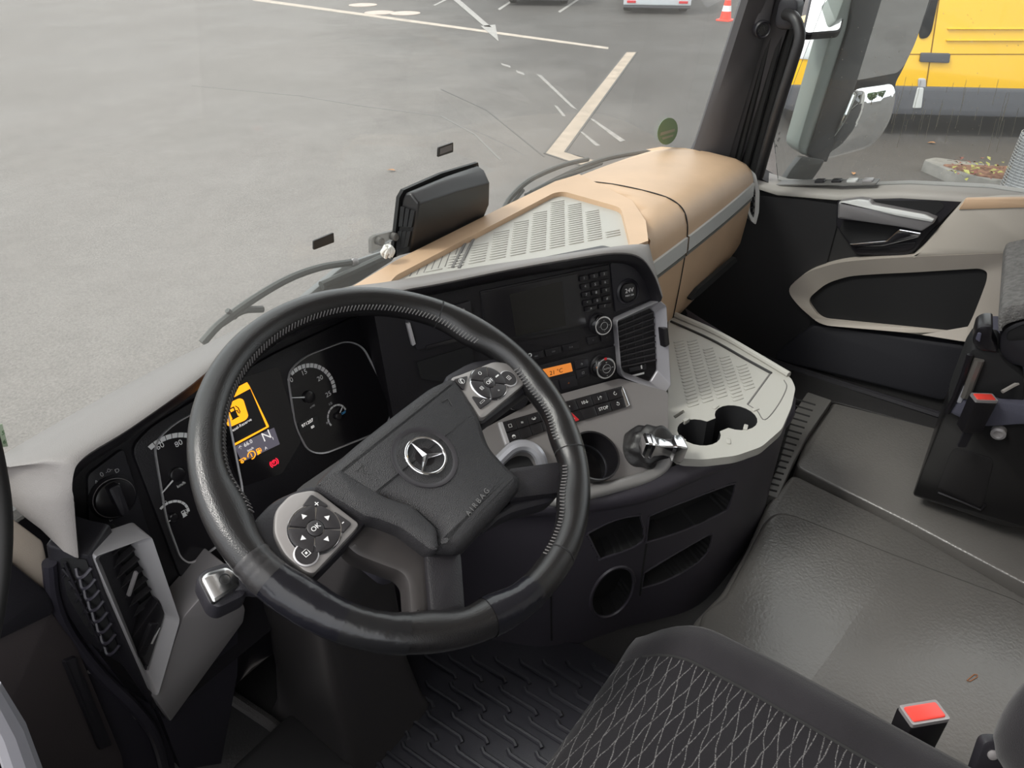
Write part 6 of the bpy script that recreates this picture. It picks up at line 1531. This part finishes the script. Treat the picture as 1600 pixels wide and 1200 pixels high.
# ------------------------------------------------------------------ buckles
def buckle(px, z, face, up, label, w_=.046):
    top = zp(*px, z); f = Fr(top, face, up)
    t = thing('belt_buckle', label, 'seat belt buckle', f.w(0, -.09, 0), 'seat belt buckles')
    m = MB(); m.slab(f, rpoly([(-w_/2, -.085), (w_/2, -.085), (w_/2+.002, -.004), (-w_/2-.002, -.004)], .004), -.026, .0, .003); m.build('body', PIANO, t)
    m = MB(); tf_ = Fr(f.w(0, -.002, -.013), f.u, -f.n); m.ring(tf_, rrect(w_+.003, .026, .003), rrect(w_-.004, .019, .003), -.004, .002, .0015)
    m.build('tongue_slot', SILVERD, t); m = MB(); m.slab(tf_, rrect(w_-.004, .0195, .003), -.004, .0032, .001); lab(m.build('release_button', REDBTN, t), 'red release button')
    m = MB(); m.slab(f, rpoly([(-.009, -.13), (.009, -.13), (.009, -.08), (-.009, -.08)], .004), -.013, -.009); m.build('stalk', DARK2, t)
    return t
buckle((1456, 1128), .475, (.72, -.69, 0), (.05, .05, 1), 'seat belt buckle with red button beside the driver cushion')
buckle((1543, 626), .435, (.55, -.83, 0), (-.05, .05, 1), 'seat belt buckle with red button beside the passenger seat', .04)
# ------------------------------------------------------------------ passenger seat
PX = 1.555
PS = Fr((PX, 0, 0), V(.04, -1, 0), (0, 0, 1))                      # left side of the seat box, facing the driver
ps = thing('passenger_chair', 'passenger seat on a black box base with fabric backrest, cut by the right edge', 'seat', (1.8, -.2, 0))
def pslab(name, px, d0, d1, mt, r=.01, bev=.004, label=None, fr=PS, sm=35):
    m = MB(); m.slab(fr, rpoly(fr.P(px, d1), r), d0, d1, bev); o = m.build(name, mt, ps, smooth=sm)
    if label: lab(o, label)
    return o
pslab('seat_box', [(1425, 775), (1470, 655), (1482, 640), (1500, 632), (1680, 668), (1680, 850), (1596, 826), (1564, 822)], -.40, .0, mat('gloss black seat box', (.011, .0105, .011), .28), .008, .006)
pslab('box_panel', [(1464, 764), (1486, 706), (1494, 700), (1548, 716), (1552, 724), (1536, 790), (1530, 794)], -.01, .002, mat('dark panel', (.014, .013, .014), .4), .01, .001)
m = MB(); m.tube([PS.w(*PS.p(1466, 768), .003), PS.w(*PS.p(1500, 781), .004), PS.w(*PS.p(1533, 795), .004), PS.w(*PS.p(1540, 787), .003)], .003, 6); m.build('panel_edge', PIANO, ps)
pslab('seat_cushion', [(1481, 645), (1492, 630), (1510, 622), (1560, 628), (1680, 640), (1680, 676), (1600, 664), (1538, 668), (1500, 654)], -.42, .012, mat('blue grey seat cloth', (.075, .075, .105), .9, bump=.3, scale=600), .01, .006, 'blue-grey seat cushion edge')
pslab('cushion_lip', [(1484, 632), (1500, 622), (1522, 620), (1530, 628), (1500, 632)], -.3, .008, mat('pale lip', (.42, .42, .42), .6), .004, .003, 'pale cushion lip')
# backrest folded towards the seat: a fabric slab with a black shell
PB = Fr((1.56, -.02, .60), V(.10, -1, 0), (0, .25, .97))
GRYF = mat('woven grey fabric', (.16, .155, .15), .95, bump=.8, scale=260, kind='voronoi', spec=.2, var=.25, vscale=90)
pslab('backrest_fabric', [(1559, 498), (1566, 480), (1600, 474), (1680, 460), (1680, 480), (1600, 500), (1572, 508), (1560, 522)], -.38, .01, GRYF, .008, .006, 'woven grey backrest fabric', PB)
pslab('backrest_shell', [(1562, 520), (1580, 506), (1640, 490), (1690, 480), (1690, 640), (1600, 575), (1575, 570), (1560, 555)], -.36, -.01, DARK2, .02, .008, None, PB)
pslab('shell_hollow', [(1572, 520), (1596, 508), (1640, 496), (1640, 530), (1588, 532), (1574, 534)], -.03, -.008, VOID, .01, .002, None, PB)
HBR = Fr((1.545, .02, .5), V(.15, -1, 0), (0, 0, 1))
pslab('hinge_bracket', [(1519, 536), (1525, 514), (1536, 508), (1552, 508), (1550, 530), (1560, 552), (1530, 548)], -.05, .006, PIANO, .006, .004, None, HBR)
pslab('bracket_insert', [(1524, 530), (1528, 520), (1534, 521), (1531, 535)], .004, .009, mat('blue steel', (.14, .14, .2), .4, metal=.5), .003, .001, None, HBR)
pslab('side_frame', [(1509, 562), (1520, 545), (1560, 550), (1570, 566), (1600, 590), (1600, 650), (1570, 628), (1544, 614), (1496, 638), (1480, 640), (1490, 612)], -.10, .0, VOID, .006, .003, None, HBR)
m = MB(); m.tube([HBR.w(*HBR.p(x, y), .006) for x, y in ((1516, 552), (1504, 590), (1492, 620), (1480, 642))], .006, 8); m.build('recline_bar', PIANO, ps)
m = MB(); m.tube([HBR.w(*HBR.p(x, y), .005) for x, y in ((1530, 560), (1520, 585), (1508, 618))], .010, 8); m.build('damper', mat('worn steel damper', (.22, .205, .19), .4, metal=.6), ps)
for x, y in ((1505, 612), (1560, 677)):
    m = MB(); m.lathe(PS, [(.014, .0), (.014, .016), (.009, .018), (.004, .016), (.0005, .016)], 20, *PS.p(x, y, .012)) if y > 650 else m.slab(PS, rrect(.010, .045, .004, *PS.p(x, y)), .0, .014, .003)
    m.build('belt_anchor' if y > 650 else 'side_tab', SILVERD if y > 650 else mat('grey tab', (.3, .3, .33), .5), ps)
m = MB(); m.tube([xp(1566, 612, 1.54), xp(1584, 602, 1.56), xp(1606, 592, 1.58)], .004, 6); m.build('pull_strap', mat('grey strap', (.3, .28, .26), .8), ps)
# a bent wire clip lying on the floor
o = T0.hit(1519, 1060); cf2 = Fr(o+V(0, 0, .0015), (.9, -.4, 0), (.4, .9, 0))
P = [cf2.w(a, b) for a, b in [(-.013, .002), (.010, .003), (.014, 0), (.010, -.003), (-.010, -.002), (-.013, .001)]]
m = MB(); m.tube(P, .0009, 6); tag(m.build('wire_clip', mat('copper wire', (.45, .2, .10), .4, metal=.7), loc=o), 'small copper wire clip lying on the grey floor cover', 'clip')
